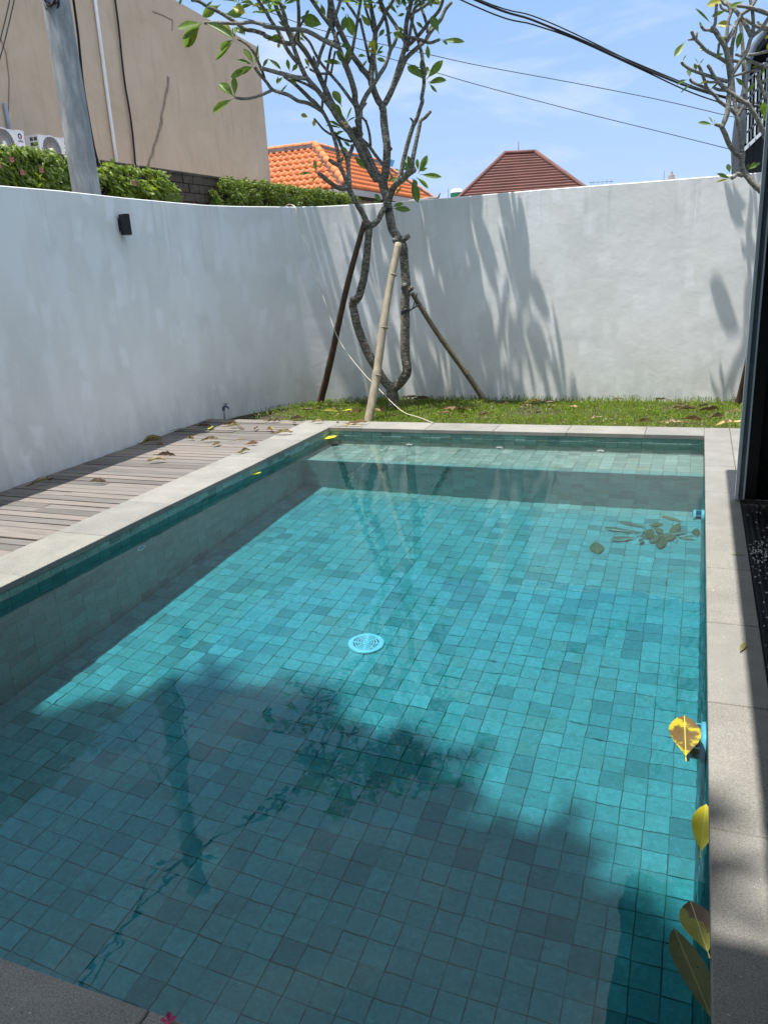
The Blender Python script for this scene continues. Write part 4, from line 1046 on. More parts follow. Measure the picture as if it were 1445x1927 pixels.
# ------------------------------------------------------------------ stakes and ties
def stake(name, p0, p1, r0, r1, mat, nodes, label, cat):
    p0, p1 = Vector(p0), Vector(p1); d = p1 - p0; L = d.length
    pts, rad = [], []
    K = 40
    for i in range(K + 1):
        t = i / K
        p = p0 + d * t + Vector((0.012 * math.sin(t * 5 + 1), 0.010 * math.sin(t * 7), 0))
        r = r0 + (r1 - r0) * t
        if nodes:
            u = (t * L / nodes) % 1.0
            if u < 0.03 or u > 0.97: r *= 1.10
        r *= 1 + 0.04 * mnoise.noise(p * 11)
        pts.append(p - p0); rad.append(r)
    root = empty(name, p0)
    MB().tube(pts, rad, 12, True, 0.01).build('pole', M[mat], root)
    if nodes:
        t = nodes
        ring = MB()
        while t < L - .05:
            q = pts[min(K, int(t / L * K))]; a = d.normalized(); rr_ = r0 + (r1 - r0) * t / L
            MB().lathe([(rr_ * 1.02, -.006), (rr_ * 1.13, -.002), (rr_ * 1.13, .003), (rr_ * 1.02, .007)], pts[0] + a * t + Vector((0.012 * math.sin(t / L * 5 + 1), 0.010 * math.sin(t / L * 7), 0)), a, 14).build('node_ring', M[mat], root)
            t += nodes * random.uniform(.9, 1.1)
    tag(root, label, cat, 'stakes propping the frangipani trees')
    return root
random.seed(3)
stake('bamboo_stake', at_y(690, 800, 7.30), at_y(750, 458, 7.98), .047, .036, 'bamboo', .52, 'thick pale bamboo stake leaning from the coping to the trunk', 'stake')
stake('wooden_stake', at_y(598, 768, 8.40), at_y(686, 418, 8.02), .043, .028, 'dark_stake', 0, 'dark brown wooden stake leaning from the left of the trunk', 'stake')
stake('bamboo_stake', at_y(914, 762, 8.66), at_y(776, 552, 8.24), .032, .026, 'bamboo_dark', .45, 'thin brown bamboo stake leaning in from the right of the trunk', 'stake')
stake('wooden_stake', at_y(1388, 762, 8.55), at_y(1424, 640, 8.3), .05, .04, 'dark_stake', 0, 'brown stake foot half hidden by the door panel', 'stake')
def strap(pts, r, parent):
    c, q = catmull([Vector(p) for p in pts], [r] * len(pts), 4)
    return MB().tube(c, q, 6).build('strap', M['tie'], parent)
tie = empty('black_tie', at_y(763, 590, 8.1))
o_ = tie.location
ring = MB()
c0 = at_y(763, 588, 8.16); rt = 8.5 * px_m(c0)
for dz in (0, .012, .024):
    pts = [c0 + Vector((math.cos(a) * rt, math.sin(a) * rt, dz + .015 * math.cos(a))) - o_ for a in [k * math.pi / 8 for k in range(17)]]
    ring.tube(pts, .006, 6)
ring.build('band', M['tie'], tie)
strap([at_y(768, 586, 8.08) - o_, at_y(779, 579, 8.10) - o_, at_y(788, 573, 8.16) - o_], .008, tie)
strap([at_y(776, 582, 8.08) - o_, at_y(781, 565, 8.08) - o_, at_y(785, 552, 8.08) - o_], .006, tie)
strap([at_y(784, 577, 8.14) - o_, at_y(790, 572, 8.18) - o_, at_y(784, 569, 8.26) - o_, at_y(782, 576, 8.2) - o_], .006, tie)
tag(tie, 'black rubber tie knotted between the right stem and the thin stake', 'tie')
tie2 = empty('black_tie', at_y(728, 396, 8.1)); o_ = tie2.location
ring = MB(); c0 = at_y(729, 395, 8.16); rt = 9.2 * px_m(c0)
for dz in (-.012, 0, .012):
    ring.tube([c0 + Vector((math.cos(a) * rt, math.sin(a) * rt, dz)) - o_ for a in [k * math.pi / 8 for k in range(17)]], .0065, 6)
ring.build('band', M['tie'], tie2)
tag(tie2, 'black band round the trunk just under the lowest leaves', 'tie')

# cream cable hanging over the wall and across the bed
cpx = [(536, 392, 8.72), (541, 386, 8.63), (549, 385, 8.52), (557, 393, 8.44), (566, 430, 8.40), (580, 478, 8.36), (594, 520, 8.30), (607, 554, 8.24), (621, 596, 8.15), (635, 634, 8.05), (656, 668, 7.95), (687, 706, 7.8), (708, 727, 7.7), (738, 758, 7.5), (762, 777, 7.34), (790, 786, 7.24), (815, 796, 7.12)]
cpts = [at_y(x, y_, min(Y, 8.60) if x > 545 else Y) for x, y_, Y in cpx]
cp, cr_ = catmull(cpts, [.0045] * len(cpts), 5)
tag(MB().tube(cp, cr_, 6).build('cable', M['hose']), 'cream cable hooked over the wall and drooping to the coping', 'cable')

# ------------------------------------------------------------------ small wall fittings
lp = empty('wall_lamp', (-4.97, 6.20, 1.99))
tag(lp, 'black up-and-down wall lamp high on the left wall', 'lamp')
b_ = MB(); hw, dp, hh = .034, .085, .088
b_.box((.018, -hw, -hh), (dp, hw, hh)); b_.build('body', M['black_metal'], lp)
MB().box((0, -.035, -.055), (.0175, .035, .055)).build('mounting_plate', M['black_metal'], lp)
for sgn in (-1, 1):
    MB().lathe([(.001, 0), (.036, 0), (.036, .003), (.03, .004)], (.065, 0, sgn * (hh + .0005) - (.0 if sgn > 0 else 0)), (0, 0, sgn), 18).build('lens_ring', M['alu_dark'], lp)
tp_ = empty('garden_tap', (-4.80, 7.22, -0.02))
tag(tp_, 'dark tap on a grey standpipe at the foot of the wall', 'tap')
px_, py_ = 0.02, 0.0
MB().tube([(px_, py_, -.04), (px_, py_, .12)], .012, 12).build('standpipe', M['pvc'], tp_)
MB().lathe([(.0175, 0), (.0175, .03), (.015, .033)], (px_, py_, .105), (0, 0, 1), 14).build('elbow', M['tap'], tp_)
MB().tube([(px_, py_, .135), (px_ + .012, -.004, .148), (px_ + .04, -.012, .150), (px_ + .072, -.02, .142), (px_ + .078, -.022, .125)], [.014, .013, .011, .009, .008], 10).build('spout', M['tap'], tp_)
MB().tube([(px_ + .038, -.011, .150), (px_ + .038, -.011, .175)], .006, 8).build('stem', M['tap'], tp_)
MB().box((px_ + .015, -.022, .174), (px_ + .062, -.002, .182)).build('handle', M['tap'], tp_)

# drain cover on the pool floor: rim, concentric rings, spokes
dr = empty('drain_cover', (-1.71, 3.775, ZF + .004))
tag(dr, 'round white slotted drain cover on the pool floor', 'drain cover')
R0 = .108
MB().lathe([(R0, 0), (R0, .010), (R0 - .008, .016), (.076, .018), (.076, .006)], (0, 0, 0), (0, 0, 1), 40).build('rim', M['white_plastic'], dr, True)
for i, (ra, rb) in enumerate([(.068, .061), (.053, .046), (.038, .031), (.023, .014)]):
    MB().lathe([(ra, .004), (ra, .017), (rb, .017), (rb, .004)], (0, 0, 0), (0, 0, 1), 32).build('ring', M['white_plastic'], dr, True)
for k in range(4):
    a = k * math.pi / 4 + .2
    u = Vector((math.cos(a), math.sin(a), 0)); v_ = Vector((-u.y, u.x, 0))
    MB().obox((0, 0, .0105), u * .077, v_ * .0035, Vector((0, 0, .0055))).build('spoke', M['white_plastic'], dr, True)
MB().lathe([(.0005, .019), (.010, .019), (.010, .004)], (0, 0, 0), (0, 0, 1), 16).build('hub', M['white_plastic'], dr, True)
MB().lathe([(.0005, .002), (.078, .002)], (0, 0, 0), (0, 0, 1), 24).build('sump', M['ac_dark'], dr, True)

# inlet fittings in the walls
def fitting(name, loc, ax, r, label, dome=False, grp=None, cat='inlet'):
    e = empty(name, loc); ax = Vector(ax)
    if dome:
        MB().lathe([(r, 0), (r * .98, .006), (r * .7, .014), (r * .35, .018)], (0, 0, 0), ax, 24).build('flange', M['white_plastic'], e, True)
        MB().lathe([(r * .36, .016), (r * .3, .012), (.0005, .012)], (0, 0, 0), ax, 18).build('nozzle', M['lens'], e, True)
    else:
        MB().lathe([(r, 0), (r, .006), (r * .9, .010), (r * .62, .010), (r * .58, .002)], (0, 0, 0), ax, 24).build('flange', M['white_plastic'], e, True)
        MB().lathe([(r * .58, .002), (.0005, .0015)], (0, 0, 0), ax, 18).build('nozzle', M['pvc'], e, True)
    tag(e, label, cat, grp)
fitting('inlet_nozzle', (XL + .003, 3.875, -.40), (1, 0, 0), .044, 'white ring inlet on the shaded left pool wall')
for x_, lb in ((-2.50, 'white inlet eye on the far pool wall, left of three'), (-1.62, 'white inlet eye on the far pool wall, middle of three'), (-.72, 'white inlet eye on the far pool wall, right of three')):
    fitting('inlet_nozzle', (x_, YF - .002, -.375), (0, -1, 0), .036, lb, True, 'inlet eyes on the far pool wall')
def pool_light(loc, r, label):
    e = empty('pool_light', loc); ax = Vector((-1, 0, 0))
    MB().lathe([(r, 0), (r, .010), (r * .96, .016), (r * .8, .018)], (0, 0, 0), ax, 32).build('niche_ring', M['white_plastic'], e, True)
    MB().lathe([(r * .80, .012), (r * .80, .05)], (0, 0, 0), ax, 28).build('housing', M['lens'], e, True)
    MB().lathe([(r * .80, .050), (r * .93, .050), (r * .93, .060), (r * .85, .066), (r * .6, .068)], (0, 0, 0), ax, 32).build('front_ring', M['white_plastic'], e, True)
    MB().lathe([(r * .62, .066), (r * .4, .071), (.0005, .074)], (0, 0, 0), ax, 24).build('lens', M['lens'], e, True)
    for k in range(3):
        a = k * 2.094 + .5; p = Vector((0, math.cos(a) * r * .86, math.sin(a) * r * .86))
        MB().tube([p + ax * .014, p + ax * .052], .004, 6).build('bracket', M['white_plastic'], e, True)
    tag(e, label, 'pool light', 'round lights in the right pool wall')
pool_light((XR - .002, 2.62, -.30), .105, 'white-rimmed round pool light beside the brown floating leaf')
pool_light((XR - .002, 5.16, -.30), .080, 'white-rimmed round pool light beside the sunken leaf heap')

# ------------------------------------------------------------------ floating, sunken and fallen leaves
def single_leaf(base, tip, w_, key, label, grp=None, recv=False, facing=None):
    o = put_leaf(base, tip, w_, key, facing or Vector((random.uniform(-.12, .12), random.uniform(-.12, .12), 1)), None, 'fallen_leaf')
    if recv: o.cycles.is_caustics_receiver = True
    return tag(o, label, 'leaf', grp)
ZL = ZW + .0015
UP = Vector((0, 0, 1))
single_leaf(at_z(1290, 1432, ZL), at_z(1287, 1346, ZL), .105, 'fb', 'half brown, half yellow leaf floating beside the pool light', facing=UP)
single_leaf(at_z(1316, 1614, ZL), at_z(1328, 1514, ZL), .066, 'fy', 'bright yellow leaf floating against the right coping', facing=Vector((.05, 0, 1)))
single_leaf(at_z(1335, 1803, ZL), at_z(1298, 1695, ZL),   .085, 'fm', 'yellow and brown blotched leaf floating under the olive leaf', facing=Vector((-.05, .05, 1)))
single_leaf(at_z(1350, 1945, ZL + .03), at_z(1268, 1747, ZL + .012), .085, 'o', 'long olive green leaf propped against the right coping', facing=Vector((.35, .0, 1)))
single_leaf(at_z(638, 819, ZL), at_z(606, 826, ZL), .10, 'fy', 'yellow leaf floating in the far left pool corner')
single_leaf(at_z(466, 896, ZL), at_z(492, 888, ZL), .045, 'fy', 'small yellow leaf floating beside the left pool wall')
single_leaf(at_z(833, 824, ZL), at_z(859, 824, ZL), .05, 'fy', 'small yellow leaf floating at the far pool wall')
def sunk(px, py, z=ZF + .02):
    p = at_z(px, py, ZW); d = ray(px, py); h = Vector((d.x, d.y, 0)) / 1.333
    dd = Vector((h.x, h.y, -math.sqrt(1 - h.length_squared))); return p + dd * ((z - ZW) / dd.z)
CS = (1140, 940, .1384)
q = lambda x_, y_: (CS[0] + x_ * CS[2], CS[1] + y_ * CS[2])
for b_, t_, wd, lb in [((600, 390), (150, 295), .07, 'long sodden leaf at the left tip of the sunken heap'), ((550, 370), (780, 330), .07, 'sodden leaf pointing right from the middle of the sunken heap'), ((520, 440), (210, 432), .06, 'sodden leaf at the left edge of the sunken heap, lower one'),
                   ((650, 380), (540, 540), .10, 'broad sodden leaf in the left part of the sunken heap'), ((780, 470), (715, 665), .13, 'broadest sodden leaf at the front of the sunken heap'), ((1010, 310), (880, 460), .11, 'sodden leaf standing up in the right arm of the sunken heap'),
                   ((1090, 315), (740, 222), .06, 'straight sodden leaf at the back of the sunken heap'), ((1240, 548), (970, 505), .06, 'flat sodden leaf right of the sunken heap'), ((1235, 525), (1215, 390), .09, 'short curled leaf next to the far pool light'), ((960, 480), (800, 560), .08, 'sodden leaf under the right arm of the sunken heap'),
                   ((960, 460), (700, 520), .10, 'sodden leaf bridging the middle of the sunken heap')]:
    a_, c_ = sunk(*q(*b_)), sunk(*q(*t_)); 
    o = single_leaf(a_ + Vector((0, 0, random.uniform(0, .03))), c_, max(wd * .62, (c_ - a_).length * .15), 'k', lb, 'sunken leaf heap', True, Vector((random.uniform(-.5, .5), -.5, 1)))
random.seed(44)
for k in range(9):
    c0_ = q(random.uniform(430, 900), random.uniform(370, 560)); a_ = sunk(*c0_); an_ = random.uniform(0, 6.28); l_ = random.uniform(.16, .26)
    single_leaf(a_ + Vector((0, 0, random.uniform(.005, .05))), a_ + Vector((math.cos(an_) * l_, math.sin(an_) * l_ * .6, random.uniform(0, .05))), random.uniform(.035, .06), 'k', 'dark sodden leaf matted into the middle of the sunken heap', 'sunken leaf heap', True, Vector((random.uniform(-.8, .8), -.6, 1)))
tw_ = MB()
for k in range(26):
    a_ = sunk(*q(random.uniform(270, 1050), random.uniform(440, 590))); an_ = random.uniform(0, 6.28); l_ = random.uniform(.03, .12)
    tw_.tube([a_, a_ + Vector((math.cos(an_) * l_ * .5, math.sin(an_) * l_ * .5, .012)), a_ + Vector((math.cos(an_ + .4) * l_, math.sin(an_ + .4) * l_, 0))], .0028, 4)
o = tw_.build('twigs', M['leaf_sunk'], None, True); tag(o, 'bits of twig and leaf stalk scattered round the sunken heap', 'twigs', kind='stuff')
single_leaf(sunk(1120, 1016), sunk(1124, 1042), .10, 'k', 'single sodden leaf lying left of the sunken heap', None, True)

random.seed(17)
def fallen(px, py, L, ang, key, label, z=0.012, w_=.30, grp=None, pt=None, tilt=.5):
    c = at_z(px, py, z); L *= 1.0; w_ *= .66
    d = Vector((math.cos(R(ang)), math.sin(R(ang)), random.uniform(-.02, .06))) * L / 2
    f_ = Vector((random.uniform(-tilt, tilt), random.uniform(-tilt, tilt), 1))
    o = single_leaf(c - d + Vector((0, 0, .004)), c + d + Vector((0, 0, .004)), L * w_, key, label, grp, False, f_)
    return o
for a in [(73, 911, .26, 70, 's', 'long yellow-green leaf on the shaded deck near the left edge', .22), (292, 868, .20, 30, 's', 'curled straw and brown leaf in the middle of the deck', .35), (310, 857, .22, 5, 'd', 'thin dark dried leaf just behind the curled deck leaf', .06),
          (182, 907, .20, 0, 'd', 'thin dark leaf stalk on the sunlit deck', .05), (283, 832, .24, 50, 's', 'olive leaf along the foot of the wall', .3), (334, 809, .22, 60, 'o', 'dull leaf in the shade at the foot of the wall', .3),
          (386, 792, .24, 60, 'o', 'green-brown leaf leaning on the wall left of the tap', .3), (380, 802, .2, 10, 'd', 'brown leaf in the leaf pile left of the tap', .3), (396, 806, .17, 110, 'fy', 'yellow-green leaf standing up in front of the tap', .55),
          (434, 786, .22, 40, 'o', 'dull green leaf on the deck right of the tap', .3), (392, 829, .2, 30, 's', 'pale curled leaf in the sunlit part of the deck', .25), (407, 837, .13, 80, 'd', 'small crumpled brown leaf on the deck', .5),
          (301, 838, .12, 0, 'd', 'small dark leaf at the shadow line of the deck', .3), (357, 826, .12, 0, 's', 'small flat tan leaf at the shadow line of the deck', .3), (437, 803, .19, 20, 's', 'straw leaf near the far end of the deck', .28), (453, 805, .12, -30, 'd', 'crumpled brown leaf touching the straw leaf', .5),
          (482, 808, .14, 100, 's', 'upright curled leaf near the end of the deck', .3), (508, 810, .15, -30, 's', 'pale twisted leaf beside the coping', .28), (530, 816, .24, 10, 's', 'long tan leaf lying on the coping edge', .26), (446, 829, .18, 40, 's', 'thin tan leaf stalk on the deck', .06),
          (473, 836, .13, 20, 'd', 'small dark brown leaf by the left coping', .4), (457, 851, .15, 60, 's', 'speckled leaf lying on the inner side of the left coping', .35), (512, 793, .2, 10, 'd', 'brown curled leaf at the far end of the deck', .35), (556, 789, .22, -10, 'd', 'heap of dark curled leaf where deck meets grass', .35),
          (553, 796, .12, -40, 'd', 'tiny dark crumpled leaf beside the far coping corner', .4), (596, 795, .16, 30, 's', 'brown leaf on the far left coping corner', .35), (634, 793, .10, 120, 'd', 'tiny twisted leaf on the far coping', .5), (655, 801, .30, 5, 's', 'long straw leaf on the far coping', .12), (668, 797, .26, 3, 'd', 'grey dried leaf behind the straw leaf on the coping', .08),
          (430, 799, .2, 30, 'd', 'purple-brown leaf at the wall end of the deck shadow', .15)]:
    fallen(a[0], a[1], a[2], a[3], a[4], a[5], .012, a[6])
fallen(1396, 1060 + 160, .10, 75, 'o', 'small grey leaf on the shaded right coping', .004, .3, tilt=.1)
fallen(1385, 1052 - 8, .07, 10, 's', 'tiny pale leaf stain on the right coping', .003, .3, tilt=.05)
# leaves in the grass: things nothing tells apart share a label and a group
gpx = [(655, 772, 'fy', .2), (620, 772, 'y', .2), (640, 781, 's', .2), (668, 778, 's', .22), (600, 770, 'd', .18), (575, 772, 'd', .18), (705, 775, 's', .2), (715, 773, 'd', .2), (770, 748, 'd', .2), (790, 752, 'd', .22), (845, 770, 'd', .22), (865, 772, 's', .22), (880, 768, 's', .16),
       (835, 778, 'd', .14), (908, 781, 'd', .14), (940, 760, 'd', .14), (990, 764, 'd', .16), (1000, 757, 's', .18), (1030, 757, 'd', .14), (1078, 766, 's', .12), (1120, 787, 's', .14), (1210, 795, 's', .16), (1260, 797, 's', .26), (1275, 768, 's', .16), (1290, 770, 'd', .2),
       (1330, 772, 'd', .22), (1345, 785, 'd', .2), (1300, 790, 'd', .2), (1365, 798, 's', .28), (1320, 765, 'd', .16), (1380, 775, 's', .14), (1240, 752, 'd', .14), (740, 795 - 12, 'd', .12), (690, 760, 'd', .2), (1010, 778, 'd', .1), (1160, 752, 'd', .12)]
kinds = {'fy': 'yellow frangipani leaf lying in the grass', 'y': 'yellowing leaf lying in the grass left of the trunk', 's': 'straw-coloured leaf lying in the grass', 'd': 'dark curled dry leaf lying in the grass'}
for i, (x_, y_, k_, L_) in enumerate(gpx):
    fallen(x_, y_, L_, random.uniform(-40, 60), k_, kinds[k_], -.005, random.uniform(.22, .36), 'fallen leaves in the grass', tilt=.8)
pt_ = MB(); pc = at_z(318, 1922, .004)
for k in range(4):
    a = k * 1.57; pt_.add([pc, pc + Vector((.013 * math.cos(a), .013 * math.sin(a), .006)), pc + Vector((.017 * math.cos(a + .6), .017 * math.sin(a + .6), .010)), pc + Vector((.011 * math.cos(a + 1.2), .011 * math.sin(a + 1.2), .006))], [(0, 1, 2, 3)])
tag(pt_.build('petal', M['magenta']), 'tiny magenta flower petal on the near coping edge', 'petal')

# ------------------------------------------------------------------ sliding door, track, canopy and the house the camera stands at
door = empty('glass_door', (0.28, 5.0, 0))
tag(door, 'black glazed folding door leaf with pale aluminium edges', 'door')
HD = 2.93
MB().box((0.0, 0.0, .012), (.018, .05, HD)).build('edge_strip', M['alu'], door)
MB().box((.0185, .010, .012), (.0435, .05, HD)).build('channel', M['alu_dark'], door)
MB().box((.044, 0.0, .012), (.053, .05, HD)).build('edge_strip', M['alu'], door)
MB().box((.0535, .004, .012), (.115, .05, HD)).build('stile', M['black_metal'], door)
MB().box((.1155, .012, .012), (1.05, .044, HD)).build('pane', M['glass'], door)
MB().box((1.0505, .004, .012), (1.12, .05, HD)).build('stile', M['black_metal'], door)
track = struct(MB().box((.314, -1.5, -.05), (.52, 4.995, -.014)).build('door_track', M['black_metal']))
for x_, hgt, wd in ((.316, .002, .014), (.352, -.002, .010), (.385, .0, .006), (.412, -.002, .012), (.45, .0, .006), (.475, -.002, .012), (.508, .002, .012)):
    MB().box((x_, -1.5, -.0135), (x_ + wd, 4.992, hgt)).build('rail', M['black_metal'], track)
dirt = MB(); random.seed(9)
for k in range(260):
    x_ = random.uniform(.32, .50); y_ = random.choice((random.gauss(4.1, .12), random.uniform(2.2, 4.9))); s_ = random.uniform(.0015, .006); a = random.uniform(0, 3)
    dirt.add([(x_ + s_ * math.cos(a + i * 1.57) * random.uniform(.6, 1.3), y_ + 2 * s_ * math.sin(a + i * 1.57) * random.uniform(.6, 1.3), .0035) for i in range(4)], [(0, 1, 2, 3)])
o = dirt.build('plaster_spatter', M['white_wall'], track); o['kind'] = 'stuff'
struct(MB().box((.5205, -4.0, -.05), (4.0, 5.0, -.006)).build('house_floor', M['paving']))
house = empty('house', (2.2, 0, 0))
tag(house, 'modern dark-fronted house whose canopy overhangs the pool edge', 'house')
H0 = house.location
MB().box((-2.463, -4.0, 3.03), (1.95, 5.28, 3.2)).build('canopy', M['ceiling'], house)
MB().box((1.8, -4.0, -.05), (1.95, 5.05, 3.028)).build('back_wall', M['white_wall'], house)
MB().box((-1.05 + .22, 5.0, -.05), (1.79, 5.1, 3.028)).build('end_wall', M['charcoal'], house)
MB().box((-7.6, -4.0, 6.4), (-3.2, .95, 6.6)).build('added_shade_roof', M['ceiling'], house)  # two unseen slabs, added and cut to shade the near end of the pool
MB().box((-3.199, -4.0, 6.4), (1.95, .55, 6.6)).build('added_shade_roof', M['ceiling'], house)
MB().box((-7.0, -4.2, -.05), (1.95, -4.0, 6.6)).build('rear_wall', M['white_wall'], house)
struct(MB().box((-4.9, -4.0, -.055), (.30, .298, -.004)).build('terrace', M['stone']))
# big leafy tree standing behind the viewer; the shade of its crown falls on the near end of the pool
random.seed(31)
def blob_leaves(mb, c, rad, nleaf, L):
    for _ in range(nleaf):
        d = Vector((random.gauss(0, 1), random.gauss(0, 1), random.gauss(0, 1))).normalized() * (random.random() ** .45)
        p = Vector((c[0] + d.x * rad[0], c[1] + d.y * rad[1], c[2] + d.z * rad[2]))
        a = Vector((random.gauss(0, 1), random.gauss(0, 1), random.gauss(-.3, .6))).normalized(); l = L * random.uniform(.6, 1.3)
        s_ = a.cross(Vector((random.gauss(0, .4), random.gauss(0, .4), 1))).normalized() * l * .22
        mb.add([p, p + a * l * .5 + s_, p + a * l, p + a * l * .5 - s_], [(0, 1, 2, 3)])
HS = 15.5
bt_ = empty('shade_tree', (-9.4, -2.5, GROUND_Z)); o_ = bt_.location
hp = MB(); tw = MB()
def shade_at(fx_, fy_, rx, ry, dense, h=HS):
    """a clump of foliage whose shade lands round (fx_, fy_) on the pool floor"""
    c = Vector((fx_ - .15 - .18 * h, fy_ - .13 - .15 * h, h)) - o_
    blob_leaves(hp, c, (rx, ry, .5), int(dense * rx * ry), .22)
    hub = Vector((-6.6, -2.2, 12.6)) - o_
    tw.tube(catmull([hub, (hub + c) / 2 + Vector((0, 0, .3)), c], [.05, .035, .02], 3)[0], .03, 5)
for a in [(-3.0, 2.0, .45, .45, 2600), (-2.75, 2.45, .25, .28, 1900), (-2.35, 2.45, .40, .42, 2600), (-2.2, 2.95, .25, .26, 2000), (-1.85, 2.5, .45, .5, 3000), (-1.7, 3.0, .32, .24, 2300),
          (-1.3, 2.5, .40, .50, 3000), (-1.05, 2.85, .30, .20, 2000), (-.8, 2.3, .45, .50, 3000), (-.35, 2.1, .40, .42, 2800), (-.25, 2.55, .22, .14, 1500), (.1, 1.9, .35, .38, 2600), (.12, 2.32, .16, .14, 1500), (.5, 1.15, .35, .35, 2400),
          (-3.5, 1.9, .4, .4, 2400), (-4.2, 2.0, .5, .45, 2200), (.42, 1.75, .10, .08, 900), (.30, 2.02, .07, .06, 800), (.9, 1.2, .4, .4, 2000)]:
    shade_at(*a)
hp.build('crown', M['leaf'], bt_)
tw.build('limb', M['bark'], bt_)['kind'] = 'stuff'
cp, cr_ = catmull([(0, 0, 0), (.2, .1, 4), (.6, .2, 8), (1.5, .25, 11), (2.8, .3, 12.66)], [.34, .28, .22, .16, .08], 5)
MB().tube(cp, cr_, 12).build('trunk', M['bark'], bt_)
tag(bt_, 'large leafy tree beside the house behind the pool', 'tree')

# ------------------------------------------------------------------ beyond the wall, left: pole, block wall with vines, beige building
def far(px, py, X):                     # point on the plane x = X through a photo pixel
    return at_x(px, py, X)
pole = empty('utility_pole', (-6.22, 7.28, GROUND_Z))
tag(pole, 'round grey concrete utility pole behind the left wall', 'pole')
MB().lathe([(.165, 0), (.155, 1.5), (.138, 3.6), (.120, 6.80), (.11, 6.86), (.0005, 6.88)], (0, 0, 0), (0, 0, 1), 24).build('shaft', M['pole'], pole)
for z_ in (6.12, 6.38):
    MB().lathe([(.127, -.02), (.133, -.02), (.133, .02), (.127, .02)], (0, 0, z_), (0, 0, 1), 20).build('band', M['alu_dark'], pole)
MB().box((-.30, .10, 6.36), (.30, .14, 6.40)).build('bracket', M['alu_dark'], pole)
def cablething(pts, r, label, mat='cable', sub=6, grp=None, n=6, name='cable', sag=0):
    c, q_ = catmull([Vector(p) for p in pts], [r] * len(pts), sub)
    o = MB().tube(c, q_, n).build(name, M[mat])
    return tag(o, label, 'cable', grp)
def line_at(s): return Vector((-6.2 + 8.2 * s, 7.27 + 5.23 * s, 0))
def along(px, py):
    d = ray(px, py); k = d.x / d.y      # intersect the cable's vertical plane
    s = (6.2 + k * 7.27) / (8.2 - k * 5.23); p = line_at(s); p.z = EYE + d.z / d.y * p.y; return p
main = [(-6.12, 7.33, 6.15), (-5.3, 7.84, 5.62), (-4.4, 8.42, 5.14)] + [along(*p) for p in ((890, -2), (1000, 37), (1080, 71), (1200, 125), (1300, 165), (1385, 190), (1440, 205))]
offs = [((0, 0, 0), .012), ((.0, .03, .03), .007), ((.01, .04, -.035), .008), ((0, -.03, .010), .007)]
for i, (of, r) in enumerate(offs):
    pts = []
    for j, p in enumerate(main):
        wv = 1 + .8 * math.sin(j * 1.3 + i * 2)
        pts.append(Vector(p) + Vector(of) * wv)
    cablething(pts, r, ['thickest black cable of the bundle crossing the sky', 'thin upper black cable of the bundle crossing the sky', 'lower black cable sagging under the bundle in the sky', 'black cable running along the front of the bundle'][i], grp='cables strung from the pole across the sky')
def wire(p2d, Y0, Y1, label):
    n_ = len(p2d); pts = [at_y(x_, y_, Y0 + (Y1 - Y0) * i / (n_ - 1)) for i, (x_, y_) in enumerate(p2d)]
    cablething(pts, .0065, label, 'wire', grp='thin wires in the sky', n=5)
wire([(430, -10), (566, 45), (665, 71), (800, 101), (900, 123), (1100, 160), (1250, 190), (1370, 218), (1460, 237)], 13, 17, 'upper thin green wire crossing the sky')
wire([(430, 28), (560, 58), (665, 89), (760, 118), (900, 160), (1100, 213), (1250, 250), (1370, 280), (1460, 302)], 13, 17, 'lower thin green wire crossing the sky')
cablething([(-6.2, 7.2, 6.2), (-6.25, 6.5, 6.1), (-6.2, 5.0, 6.05), (-6.1, 2.5, 6.3), (-6, -3, 7)], .022, 'black cable running back from the pole top over the wall', grp='cables at the pole')
cablething([(-6.15, 7.2, 6.3), (-6.2, 6.6, 5.75), (-6.18, 6.0, 5.95), (-6.1, 4.6, 6.2), (-6, -3, 7.3)], .014, 'second black cable running back from the pole top', grp='cables at the pole')
for k, (dx, dy) in enumerate(((0, 0), (.03, .05))):
    cablething([(-6.2 + dx, 7.15 - dy, 5.4), (-6.2, 7.0 - dy, 4.9), (-6.3, 6.85 - dy, 4.25), (-6.4, 6.3 - dy, 3.2), (-6.5, 5.7, 2.6)], .007, ('nearer' if k else 'farther') + ' slack black wire hanging from the pole', grp='slack wires hanging from the pole')
cpl = [(138, -6), (147, 60), (152, 110), (158, 165), (168, 225), (178, 278), (187, 312)]
cablething([at_y(x_, y_, 7.42 + i * .07) for i, (x_, y_) in enumerate(cpl)], .013, 'black cable running down the right side of the pole', grp='cables at the pole')
coil = empty('cable_coil', at_y(96, -4, 7.15)); mbc = MB(); random.seed(4)
for k in range(7):
    r_ = .075 + random.uniform(-.02, .02); c_ = Vector((random.uniform(-.015, .015), random.uniform(-.02, .02), random.uniform(-.015, .015)))
    mbc.tube([c_ + Vector((math.cos(a) * r_, .02 * math.sin(a * 2 + k), math.sin(a) * r_ * 1.0)) for a in [i * math.pi / 12 for i in range(25)]], .006, 5)
mbc.build('loops', M['cable'], coil); tag(coil, 'coil of spare black cable hung on the left of the pole', 'cable coil')

